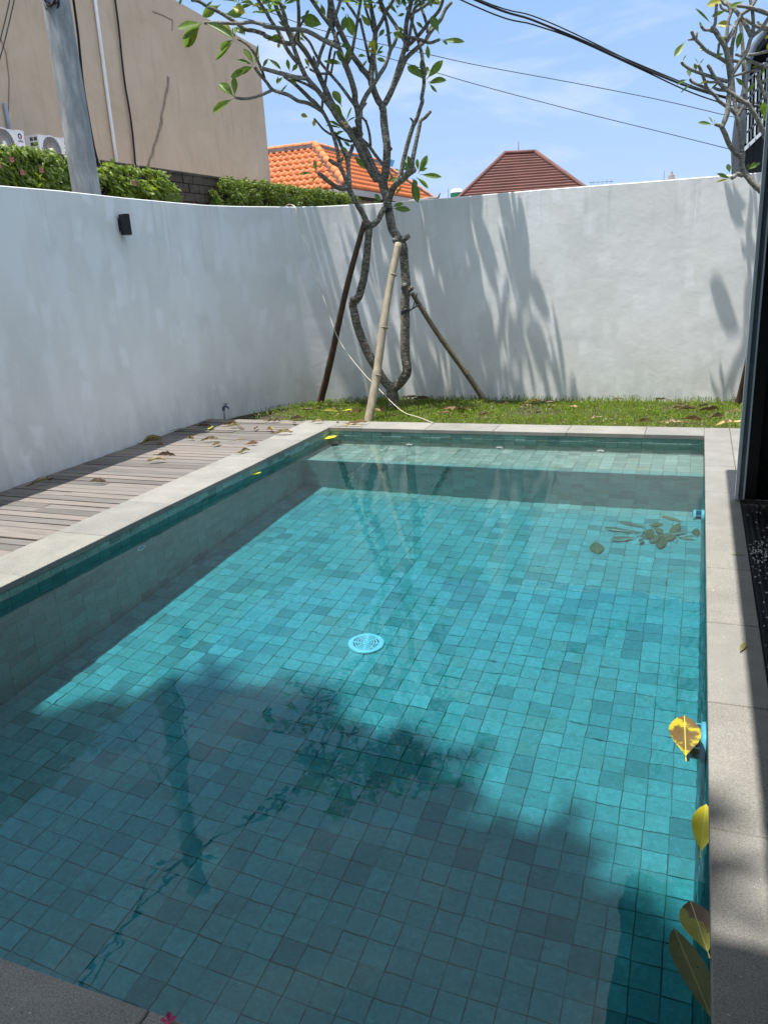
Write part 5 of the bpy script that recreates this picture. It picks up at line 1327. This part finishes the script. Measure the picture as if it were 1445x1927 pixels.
K = 1.5
def sc(P): return CAM + (Vector(P) - CAM) * K
XBW = -7.0 * K
bwz = 1.5 + 1.42 * K
bw = empty('block_wall', (XBW, 15, GROUND_Z))
tag(bw, 'dark mossy block wall behind the white garden wall', 'wall')
o_ = bw.location
MB().box((-.35, -14, 0), (-.012, 9.6, bwz - GROUND_Z - .02)).build('core', M['mortar'], bw)
random.seed(8)
bl = []
for k in range(3):
    bl.append(MB().box((-.012, -.185, -.085), (.02 + .006 * k, .185, .085), .008).mesh('block', M['brick']))
yb0, yb1 = 13.2, 18.6
row = 0; z_ = bwz - .10
while z_ > bwz - 1.15:
    y_ = yb0 + (row % 2) * .2
    while y_ < yb1:
        o = link('block', random.choice(bl), bw); o.location = Vector((XBW + random.uniform(-.006, .006), y_, z_)) - o_; o.rotation_euler = (random.uniform(-.02, .02), 0, random.uniform(-.02, .02))
        y_ += .385
    row += 1; z_ -= .185
MB().box((-.36, -14, bwz - GROUND_Z - .018), (.05, 9.6, bwz - GROUND_Z + .03), .006).build('capping', M['brick'], bw)

def creeper(name, y0, y1, zt, zb, nleaf, L, mat, droop, label, seed, flowers=0, lump=.25):
    random.seed(seed); mb = MB(); e = empty(name, (XBW, (y0 + y1) / 2, bwz)); o_ = e.location
    for _ in range(nleaf):
        y_ = random.uniform(y0, y1); u = random.random()
        e0 = min(1, (y_ - y0) / .5, (y1 - y_) / .6)
        top = zt + lump * mnoise.noise(Vector((y_ * 1.6, seed, 0))) * .8 - (1 - e0) * .3
        bot = zb + lump * 2 * mnoise.noise(Vector((y_ * 1.1, seed + 7, 0)))
        z_ = bwz + bot + (top - bot) * u ** .8
        if mnoise.noise(Vector((y_ * 2.1, z_ * 3.0, seed))) < -.22 and z_ < bwz - .1: continue
        th_ = .10 + .34 * (.5 + .5 * mnoise.noise(Vector((y_ * 2.3, z_ * 2.3, seed + 3)))) * max(.2, e0)
        p = Vector((XBW + .03 + th_ * random.random() ** .5, y_, z_)) - o_
        a = Vector((random.gauss(.5, .4), random.gauss(0, .7), random.gauss(-droop, .5))).normalized(); l = L * random.uniform(.6, 1.25)
        s_ = a.cross(Vector((1, random.gauss(0, .5), random.gauss(.4, .5)))).normalized() * l * .27
        n_ = a.cross(s_).normalized() * l * .07
        mb.add([p, p + a * l * .42 + s_, p + a * l, p + a * l * .42 - s_, p + a * l * .5 - n_], [(0, 1, 4), (1, 2, 4), (2, 3, 4), (3, 0, 4)])
    mb.build('foliage', M[mat], e)
    stem = MB()
    for k in range(14):
        y_ = random.uniform(y0 + .2, y1 - .2); z_ = bwz + random.uniform(-.2, .1)
        pts = [Vector((XBW + .05 + random.uniform(0, .12), y_ + random.uniform(-.3, .3) * i * .3, z_ - i * .22)) - o_ for i in range(5)]
        stem.tube(pts, .008, 5)
    stem.build('stems', M['bark'], e)['kind'] = 'stuff'
    if flowers:
        fl = MB()
        for _ in range(flowers):
            y_ = random.choice((random.gauss(y0 + 1.0, .5), random.uniform(y0, y1))); z_ = bwz + random.uniform(zb * .9, zt)
            p = Vector((XBW + .42, y_, z_)) - o_
            for k in range(5):
                a = k * 1.257; fl.add([p, p + Vector((.01, .045 * math.cos(a), .045 * math.sin(a))), p + Vector((.03, .05 * math.cos(a + .6), .05 * math.sin(a + .6))), p + Vector((.01, .045 * math.cos(a + 1.2), .045 * math.sin(a + 1.2)))], [(0, 1, 2, 3)])
        o = fl.build('blossom', M['blossom'], e); o['kind'] = 'stuff'
    tag(e, label, 'creeper')
creeper('climbing_vine', 9.2, 12.35, .02, -1.35, 4200, .16, 'vine', .9, 'bright green vine with pink blossoms left of the pole', 2, 13, .12)
creeper('climbing_vine', 12.2, 14.85, -.04, -1.2, 4600, .15, 'vine', .8, 'glossy green vine hanging right of the pole', 5, 5, .12)
creeper('creeping_shrub', 16.2, 25.0, .02, -1.3, 15000, .105, 'shrub', .2, 'small-leaved clipped creeper below the orange roof', 6, 0, .12)

XB = -8.0 * K
bld = empty('beige_building', (XB, 12, GROUND_Z))
tag(bld, 'tall windowless beige rendered building at the left', 'building')
o_ = bld.location
pA, pB = far(487, 90, XB), far(330, 0, XB)
def top_z(y_): return pB.z + (pA.z - pB.z) * (y_ - pB.y) / (pA.y - pB.y)
yE = far(506, 300, XB).y
pts = [(XB, -12, top_z(-12)), (XB, yE, top_z(yE)), (XB - 9, yE + 2.5, top_z(yE)), (XB - 9, -12, top_z(-12))]
mb = MB()
lo = [Vector((p[0], p[1], GROUND_Z)) - o_ for p in pts]; hi = [Vector(p) - o_ for p in pts]
mb.add(lo + hi, [(0, 4, 5, 1), (1, 5, 6, 2), (2, 6, 7, 3), (3, 7, 4, 0), (4, 7, 6, 5)])
mb.build('wall', M['render'], bld)
def on_b(px, py, off=.02): return far(px, py, XB + off)
ck = [(317, 145), (313, 175), (309, 200), (304, 232), (296, 262), (288, 290), (280, 312)]
mbk = MB()
for (a, b) in zip(ck[:-1], ck[1:]):
    pa, pb = on_b(*a, .012) - o_, on_b(*b, .012) - o_; mbk.tube([pa, (pa + pb) / 2 + Vector((0, random.uniform(-.05, .05), 0)), pb], [.035, .022, .03], 6, wob=.4)
mbk.build('crack', M['crack'], bld)
for ck in ([(288, 22), (305, 28), (325, 38), (324, 58)], [(1, 70), (12, 100), (18, 150), (16, 230)]):
    p_ = [on_b(*a, .004) - o_ for a in ck]; MB().tube(p_, .012, 5, wob=.3).build('hairline', M['crack'], bld)
c_ = [on_b(x_, y_, .05) - o_ for x_, y_ in ((178, -10), (190, 80), (203, 180), (214, 260), (221, 310))]
MB().tube(c_, .035, 10).build('drain_pipe', M['white_plastic'], bld)
c_ = [on_b(x_, y_, .05) - o_ for x_, y_ in ((216, -10), (224, 50), (230, 110), (236, 160), (243, 200), (250, 250), (256, 316))]
MB().tube(catmull(c_, [.022] * 7, 4)[0], .022, 7).build('down_cable', M['cable'], bld)
MB().tube([on_b(10, 195, .04) - o_, on_b(20, 252, .04) - o_], .035, 8).build('conduit', M['pvc'], bld)
mbr = MB(); 
for (a, b) in (((300, -20), (360, 25)),):
    mbr.tube([on_b(*a, -.2) - o_, on_b(*b, -.2) - o_], .02, 6)
mbr.tube([on_b(360, 25, -.2) - o_, on_b(360, 33, -.2) - o_], .015, 6)
mbr.build('roof_rail', M['alu_dark'], bld)
# ledge carrying the condensers
struct(MB().box((XB + .003, -6, GROUND_Z), (XBW - .36, yE, 3.54)).build('ledge', M['render']))
def condenser(pxl, pxr, ytop, label):
    XF = -7.62 * K
    y0 = far(pxl, ytop, XF).y; w_ = .80; zb = 3.54 + .09; h_ = .50
    e = empty('air_conditioner', (XF, y0, zb))
    MB().box((-.30, 0, 0), (0, w_, h_)).build('casing', M['white_plastic'], e)
    MB().box((-.305, -.004, h_ + .0005), (.006, w_ + .004, h_ + .018)).build('lid', M['white_plastic'], e)
    for y_ in (.12, .62): MB().box((-.28, y_, -.088), (-.02, y_ + .05, -.0005)).build('foot', M['alu_dark'], e)
    cx_, cz_, R_ = .30, .275, .235
    MB().lathe([(.0005, .0015), (R_ + .012, .0015)], (0, cx_, cz_), (1, 0, 0), 32).build('fan_opening', M['ac_dark'], e)
    MB().lathe([(R_ + .02, 0), (R_ + .02, .014), (R_, .014), (R_, .002)], (0, cx_, cz_), (1, 0, 0), 32).build('fan_ring', M['white_plastic'], e)
    for k in range(26):
        a = k * 2 * math.pi / 26
        pts = [Vector((.008, cx_ + math.cos(a + t * .9) * (.045 + (R_ - .045) * t), cz_ + math.sin(a + t * .9) * (.045 + (R_ - .045) * t))) for t in (0, .33, .66, 1)]
        MB().tube(pts, .009, 4).build('grille_blade', M['ac_grey'], e)
    MB().lathe([(.045, .004), (.045, .014), (.0005, .018)], (0, cx_, cz_), (1, 0, 0), 20).build('fan_hub', M['white_plastic'], e)
    MB().box((.0005, .60, .10), (.008, .78, .53)).build('service_panel', M['white_plastic'], e)
    for r_ in range(5):
        for q_ in range(2):
            MB().box((-.20 + q_ * .095, -.0035, .08 + r_ * .085), (-.125 + q_ * .095, -.0005, .14 + r_ * .085)).build('side_louvre', M['ac_dark'], e)
    # emblem: blue ring open to the lower right with a red stroke, maker's name beneath
    lg = MB(); 
    for k in range(20):
        a0 = .15 + k * 4.6 / 20; a1 = a0 + 4.6 / 20
        lg.add([(.0095, .69 + math.cos(a) * r_, .43 + math.sin(a) * r_) for a, r_ in ((a0, .048), (a1, .048), (a1, .022), (a0, .022))], [(3, 2, 1, 0)])
    lg.build('emblem_ring', M['ac_blue'], e)
    lg = MB()
    lg.add([(.0105, .69 + a, .43 + b) for a, b in ((-.002, -.05), (.022, -.046), (.045, -.02), (.048, .004), (.004, .004), (.004, -.012), (.026, -.012), (.018, -.028), (-.002, -.03))], [(0, 1, 2, 3, 4, 5, 6, 7, 8)])
    lg.build('emblem_stroke', M['ac_red'], e)
    cu = bpy.data.curves.new('lettering', 'FONT'); cu.body = 'GREE'; cu.size = .052; cu.extrude = .001; cu.align_x = 'CENTER'
    cu.materials.append(M['ac_blue'])
    to = bpy.data.objects.new('lettering', cu); COL.objects.link(to)
    bpy.context.view_layer.update()
    me_ = bpy.data.meshes.new_from_object(to.evaluated_get(bpy.context.evaluated_depsgraph_get())); bpy.data.objects.remove(to)
    to = link('lettering', me_, e)
    to.matrix_local = Matrix(((0, 0, 1, .0095), (1, 0, 0, .69), (0, 1, 0, .33), (0, 0, 0, 1)))
    tag(e, label, 'air conditioner', 'air conditioner condensers on the ledge')
condenser(73, 118, 262, 'white outdoor condenser just left of the pole, side louvres showing')
condenser(-22, 38, 245, 'white outdoor condenser at the left edge, half behind the vine')

# ------------------------------------------------------------------ orange-roofed house
oh = empty('orange_roof_house', (-15, 30, GROUND_Z))
tag(oh, 'house with a bright orange terracotta hipped roof', 'house')
o_ = oh.location
ex, ey, ez = -11.45, 26.25, 4.125
ax_, ay_, az_ = -13.40, 28.20, 5.775
ye2, yr2 = 36.5, 34.5
V3 = lambda *p: Vector(p) - o_
MB().quad(V3(-26, ey, ez), V3(ex, ey, ez), V3(ax_, ay_, az_), V3(-26, ay_, az_)).build('front_slope', M['ridge_cement'], oh)
side = MB().quad(V3(ex, ey, ez), V3(ex, ye2, ez), V3(ax_, yr2, az_), V3(ax_, ay_, az_)).build('side_slope', M['ridge_cement'], oh)
MB().quad(V3(ex, ye2, ez), V3(-20, ye2, ez), V3(ax_ - 3, yr2, az_), V3(ax_, yr2, az_)).build('rear_slope', M['terracotta'], oh)
MB().quad(V3(-26, ay_, az_), V3(ax_, ay_, az_), V3(ax_, yr2, az_), V3(-26, yr2, az_)).build('inner_slope', M['terracotta'], oh)
MB().box(V3(-26, ey + .5, GROUND_Z), V3(ex - .5, ye2 - .5, ez - .1)).build('wall', M['white_wall'], oh)
MB().box(V3(-26, ey - .02, ez - .22), V3(ex + .02, ey + .04, ez - .02)).build('fascia', M['white_wall'], oh)
MB().box(V3(ex - .04, ey + .045, ez - .22), V3(ex + .02, ye2, ez - .02)).build('fascia', M['white_wall'], oh)
MB().box(V3(-25.9, ey + .05, ez - .25), V3(ex - .05, ye2 - .05, ez - .222)).build('soffit', M['dark_soffit'], oh)
def pantile(name):
    """one S-profile tile: u across, v up the slope, w out of it"""
    mb = MB(); W_, L_ = .256, .36; n_ = 8
    vs = []
    for j, v_ in enumerate((0, L_)):
        for i in range(n_ + 1):
            u = i / n_
            h = .030 * math.sin(u * 2 * math.pi) * 1.2 + .014 + (.027 if j == 0 else -.004)
            vs.append((u * W_, v_, h))
    for i in range(n_ + 1): vs.append((i / n_ * W_, 0, .030 * math.sin(i / n_ * 2 * math.pi) - .012))
    fs = [(i, i + 1, i + n_ + 2, i + n_ + 1) for i in range(n_)] + [(i + 2 * n_ + 2, i + 2 * n_ + 3, i + 1, i) for i in range(n_)]
    mb.add(vs, fs, True); return mb
PT = pantile('roof_tile'); PTM = PT.mesh('roof_tile', M['terracotta'])
random.seed(12)
sl_ = Vector((0, ay_ - ey, az_ - ez)); SL = sl_.length; vdir = sl_.normalized(); nrm_ = Vector((1, 0, 0)).cross(vdir)
rows_ = int(SL / .305)
m3 = Matrix((Vector((1, 0, 0)), vdir, nrm_)).transposed()
cntf = 0; rest = MB()
for r_ in range(rows_):
    v_ = r_ * SL / rows_; xm = ex - (ex - ax_) * v_ / SL
    x_ = xm - .29
    while x_ > -18:
        p = Vector((x_, ey, ez)) + vdir * v_ + nrm_ * .01
        m4 = Matrix.Translation(p - o_ + Vector((0, 0, random.uniform(-.004, .004)))) @ m3.to_4x4() @ Matrix.Rotation(random.gauss(0, .012), 4, 'Z')
        if cntf < 290 and x_ > -15.9:
            o = link('roof_tile', PTM, oh); o.matrix_local = m4; cntf += 1
        else:
            rest.add([m4 @ Vector(v) for v in PT.v], PT.f, True)
        x_ -= .256
hd = Vector((-(ex - ax_), 0, az_ - ez)); vd2 = hd.normalized(); n2 = vd2.cross(Vector((0, -1, 0))) * -1
n2 = Vector((0, 1, 0)).cross(vd2)
m3b = Matrix((Vector((0, 1, 0)), vd2, n2)).transposed()
SL2 = hd.length; rows2 = int(SL2 / .305)
for r_ in range(rows2):
    v_ = r_ * SL2 / rows2; f_ = v_ / SL2
    ya, yb = ey + (ay_ - ey) * f_ + .05, ye2 - (ye2 - yr2) * f_ - .2
    y_ = ya
    while y_ < yb:
        p = Vector((ex, y_, ez)) + vd2 * v_ + n2 * .01
        m4 = Matrix.Translation(p - o_) @ m3b.to_4x4()
        rest.add([m4 @ Vector(v) for v in PT.v], PT.f, True)
        y_ += .256
o = rest.build('roof_tile_field', M['terracotta'], oh); o['kind'] = 'stuff'
def ridge(a, b, r_=.125, step_=.37, nm='ridge_cap'):
    a, b = Vector(a), Vector(b); d = b - a; n_ = max(1, int(d.length / step_)); u = d.normalized()
    bed_ = MB().obox((a + b) / 2 - o_ - Vector((0, 0, .02)), u * d.length / 2, u.cross(Vector((0, 0, 1))).normalized() * .13, Vector((0, 0, .075))); bed_.build('ridge_mortar', M['ridge_cement'], oh)
    for i in range(n_):
        p = a + d * (i / n_) - o_
        MB().tube([p + Vector((0, 0, .05)), p + d / n_ * 1.04 + Vector((0, 0, .05))], [r_ * 1.08, r_ * .92], 10).build(nm, M['terracotta'], oh)
ridge((ex + .02, ey - .02, ez + .06), (ax_, ay_, az_ + .04))
ridge((ax_ - .05, ay_, az_ + .05), (-18, ay_, az_ + .05), .10)
ridge((ax_, ay_ + .1, az_ + .03), (ax_, yr2, az_ + .03), .094)
ridge((ax_, yr2, az_ + .03), (ex, ye2, ez + .05), .094)
# blue sheet flapping on the ridge
bt = empty('blue_sheet', at_y(735, 315, 34.2)); o2_ = bt.location
mb = MB(); pp_ = [(712, 304), (722, 311), (731, 322), (733, 312), (734, 300), (741, 302), (737, 314), (732, 314)]
w3 = [at_y(x_, y_, 34.0) - o2_ for x_, y_ in ((711, 305), (722, 306), (731, 316), (727, 322), (718, 318))]
mb.add(w3 + [p + Vector((0, .03, 0)) for p in w3], [(0, 1, 2, 3, 4), (9, 8, 7, 6, 5), (0, 5, 6, 1), (1, 6, 7, 2), (2, 7, 8, 3), (3, 8, 9, 4), (4, 9, 5, 0)]).build('lower_flap', M['blue_tarp'], bt)
w3 = [at_y(x_, y_, 34.1) - o2_ for x_, y_ in ((734, 299), (742, 302), (738, 314), (732, 312))]
mb = MB(); mb.add(w3 + [p + Vector((0, .03, 0)) for p in w3], [(0, 1, 2, 3), (7, 6, 5, 4), (0, 4, 5, 1), (1, 5, 6, 2), (2, 6, 7, 3), (3, 7, 4, 0)]).build('upper_flap', M['blue_tarp'], bt)
tag(bt, 'scrap of light blue plastic sheet on the orange roof ridge', 'plastic sheet')

# ------------------------------------------------------------------ brown-roofed house
bh = empty('brown_roof_house', (-6.2, 31, GROUND_Z)); o_ = bh.location
tag(bh, 'house with a dark brown flat-tiled hipped roof', 'house')
RL, RR_ = Vector((-6.77, 30, 5.04)), Vector((-5.68, 30, 4.98))
cl_, cr2 = Vector((-1.05, -2, -1.39)) * 1.6, Vector((1.91, -2, -1.40)) * 1.6
EL, ER = RL + cl_, RR_ + cr2
nr_ = 22
for i in range(nr_):
    t0, t1 = i / nr_, (i + 1) / nr_
    a, b = RL.lerp(EL, t0), RR_.lerp(ER, t0); c, d = RR_.lerp(ER, t1), RL.lerp(EL, t1)
    lift = Vector((0, -.035, .05)); lo_ = Vector((0, -.035, -.015))
    vs = [a, b, c + lift, d + lift, c + lo_, d + lo_]
    MB().add([v - o_ for v in vs], [(3, 2, 1, 0), (5, 4, 2, 3)]).build('tile_course', M['brown_tile'], bh)
BK = [RL + Vector((-4, 4, -2.8)), RR_ + Vector((4, 4, -2.8))]
MB().add([v - o_ for v in (RL, EL, BK[0], RR_, ER, BK[1])], [(0, 2, 1), (3, 4, 5), (0, 3, 5, 2)]).build('rear_slopes', M['brown_tile'], bh)
for a, b in ((RL, EL), (RR_, ER), (RL, RR_)):
    MB().tube([a - o_ + Vector((0, 0, .05)), b - o_ + Vector((0, 0, .05))], .075, 8).build('ridge_cap', M['brown_tile'], bh)
MB().tube([RL.lerp(RR_, .45) - o_, RL.lerp(RR_, .45) - o_ + Vector((0, 0, .42))], .012, 5).build('lightning_rod', M['alu_dark'], bh)
MB().box(Vector((EL.x + .5, EL.y + .5, GROUND_Z)) - o_, Vector((ER.x - .5, 33, EL.z)) - o_).build('wall', M['white_wall'], bh)

# water tank, spire, aerial
tk = empty('water_tank', (at_y(860, 400, 35).x, 35, 0)); zt_ = at_y(860, 355, 35).z
tag(tk, 'small white water tank with a green band left of the brown roof', 'water tank')
MB().lathe([(.27, zt_ - 1.3), (.27, zt_ - .12), (.2, zt_ - .02), (.05, zt_)], (0, 0, 0), (0, 0, 1), 20).build('tank', M['white_plastic'], tk)
MB().lathe([(.275, zt_ - .34), (.275, zt_ - .16)], (0, 0, 0), (0, 0, 1), 20).build('band', M['tank_green'], tk)
MB().lathe([(.31, zt_ - 1.35), (.31, zt_ - 1.3)], (0, 0, 0), (0, 0, 1), 16).build('rim', M['white_wall'], tk)
MB().box((-.25, -.25, 0), (.25, .25, zt_ - 1.36)).build('stand', M['white_wall'], tk)
MB().tube([(-.38, 0, zt_ - 1.5), (-.38, 0, zt_ + .05)], .015, 5).build('rod', M['alu_dark'], tk)
fn = empty('roof_finial', at_y(812, 374, 31)); 
MB().tube([Vector((-.9, 0, -.12)), Vector((0, 0, -.02)), Vector((.25, 0, .0)), Vector((.36, 0, .18))], [.16, .10, .06, .02], 8).build('finial', M['ridge_cement'], fn)
tag(fn, 'weathered curled roof finial beyond the orange roof', 'finial')
sp_ = empty('shrine_spire', (at_y(1263, 330, 40).x, 40, 0)); zs_ = at_y(1263, 322, 40).z
prof = [(.30, zs_ - 1.2), (.30, zs_ - .55), (.20, zs_ - .5), (.20, zs_ - .35), (.14, zs_ - .32), (.14, zs_ - .18), (.07, zs_ - .16), (.05, zs_ - .06), (.005, zs_)]
MB().lathe(prof, (0, 0, 0), (0, 0, 1), 8).build('tower', M['ridge_cement'], sp_)
MB().box((-.3, -.3, 0), (.3, .3, zs_ - 1.2)).build('base', M['ridge_cement'], sp_)
MB().tube([(-.32, 0, zs_ - 1.2), (-.32, 0, zs_ + .05)], .015, 5).build('rod', M['alu_dark'], sp_)
tag(sp_, 'tiny stepped shrine spire just above the far wall', 'shrine')
an = empty('roof_aerial', (at_y(1112, 345, 40).x, 40, 0)); za = at_y(1112, 343, 40).z
MB().tube([(0, 0, 0), (0, 0, za)], .02, 5).build('mast', M['alu_dark'], an)
MB().tube([(-.1, 0, za), (1.0, 0, za - .05)], .012, 5).build('boom', M['alu_dark'], an)
for k in range(5): MB().tube([(.1 + k * .2, -.1, za - .12), (.1 + k * .2, .1, za + .1)], .008, 4).build('element', M['alu_dark'], an)
tag(an, 'faint television aerial beyond the far wall', 'aerial')

# ------------------------------------------------------------------ dark house at the right, beyond the far wall
dh = empty('charcoal_house', (2.5, 13, GROUND_Z)); o_ = dh.location
tag(dh, 'charcoal house with a rounded gable and gridded windows at the right', 'house')
YD = 13.0
out = [at_y(1397, 330, YD), at_y(1398, 270, YD), at_y(1397, 215, YD), at_y(1401, 165, YD), at_y(1407, 120, YD), at_y(1418, 88, YD), at_y(1445, 50, YD), at_y(1490, 10, YD), at_y(1560, -20, YD)]
out[0].z = GROUND_Z
endp = Vector((5.0, YD, out[-1].z))
poly = [p.copy() for p in out] + [endp, Vector((5.0, YD, GROUND_Z))]
n_ = len(poly)
mb = MB(); mb.add([p - o_ for p in poly] + [p - o_ + Vector((0, 5, 0)) for p in poly], [tuple(range(n_))] + [(i, i + n_, (i + 1) % n_ + n_, (i + 1) % n_) for i in range(n_)])
mb.build('wall', M['charcoal'], dh)
edge_ = [p - o_ + Vector((0, -.03, 0)) for p in out[1:]]
MB().tube(edge_, .045, 6).build('verge_trim', M['alu_dark'], dh)
def seg(a, b, r_, nm, m_='alu'):
    A_, B_ = at_y(*a, YD - .04) - o_, at_y(*b, YD - .04) - o_
    d = (B_ - A_); MB().obox((A_ + B_) / 2, d / 2, Vector((0, .02, 0)), d.normalized().cross(Vector((0, 1, 0))) * r_).build(nm, M[m_], dh)
wp = [at_y(x_, y_, YD - .012) - o_ for x_, y_ in ((1401, 278), (1400, 205), (1406, 150), (1416, 110), (1445, 75), (1480, 50), (1480, 210))]
MB().add(wp, [tuple(range(len(wp)))]).build('window', M['glass'], dh)
seg((1397, 284), (1432, 250), .022, 'sill'); seg((1432, 250), (1480, 205), .022, 'sill')
for a, b in (((1399, 255), (1480, 175)), ((1400, 221), (1480, 140)), ((1402, 190), (1480, 112)), ((1407, 150), (1480, 82))):
    seg(a, b, .012, 'glazing_bar', 'alu_dark')
for x_ in (1405, 1412, 1419, 1426, 1433, 1440, 1448, 1456):
    seg((x_, 274 - (x_ - 1401) * .95), (x_ + 3, 160 - (x_ - 1401) * 1.3), .010, 'glazing_bar', 'alu' if x_ % 2 else 'alu_dark')
for x_ in (1408, 1420, 1432):
    seg((x_, 330), (x_ + 1, 282 - (x_ - 1397) * .9), .006, 'cladding_joint', 'black_metal')
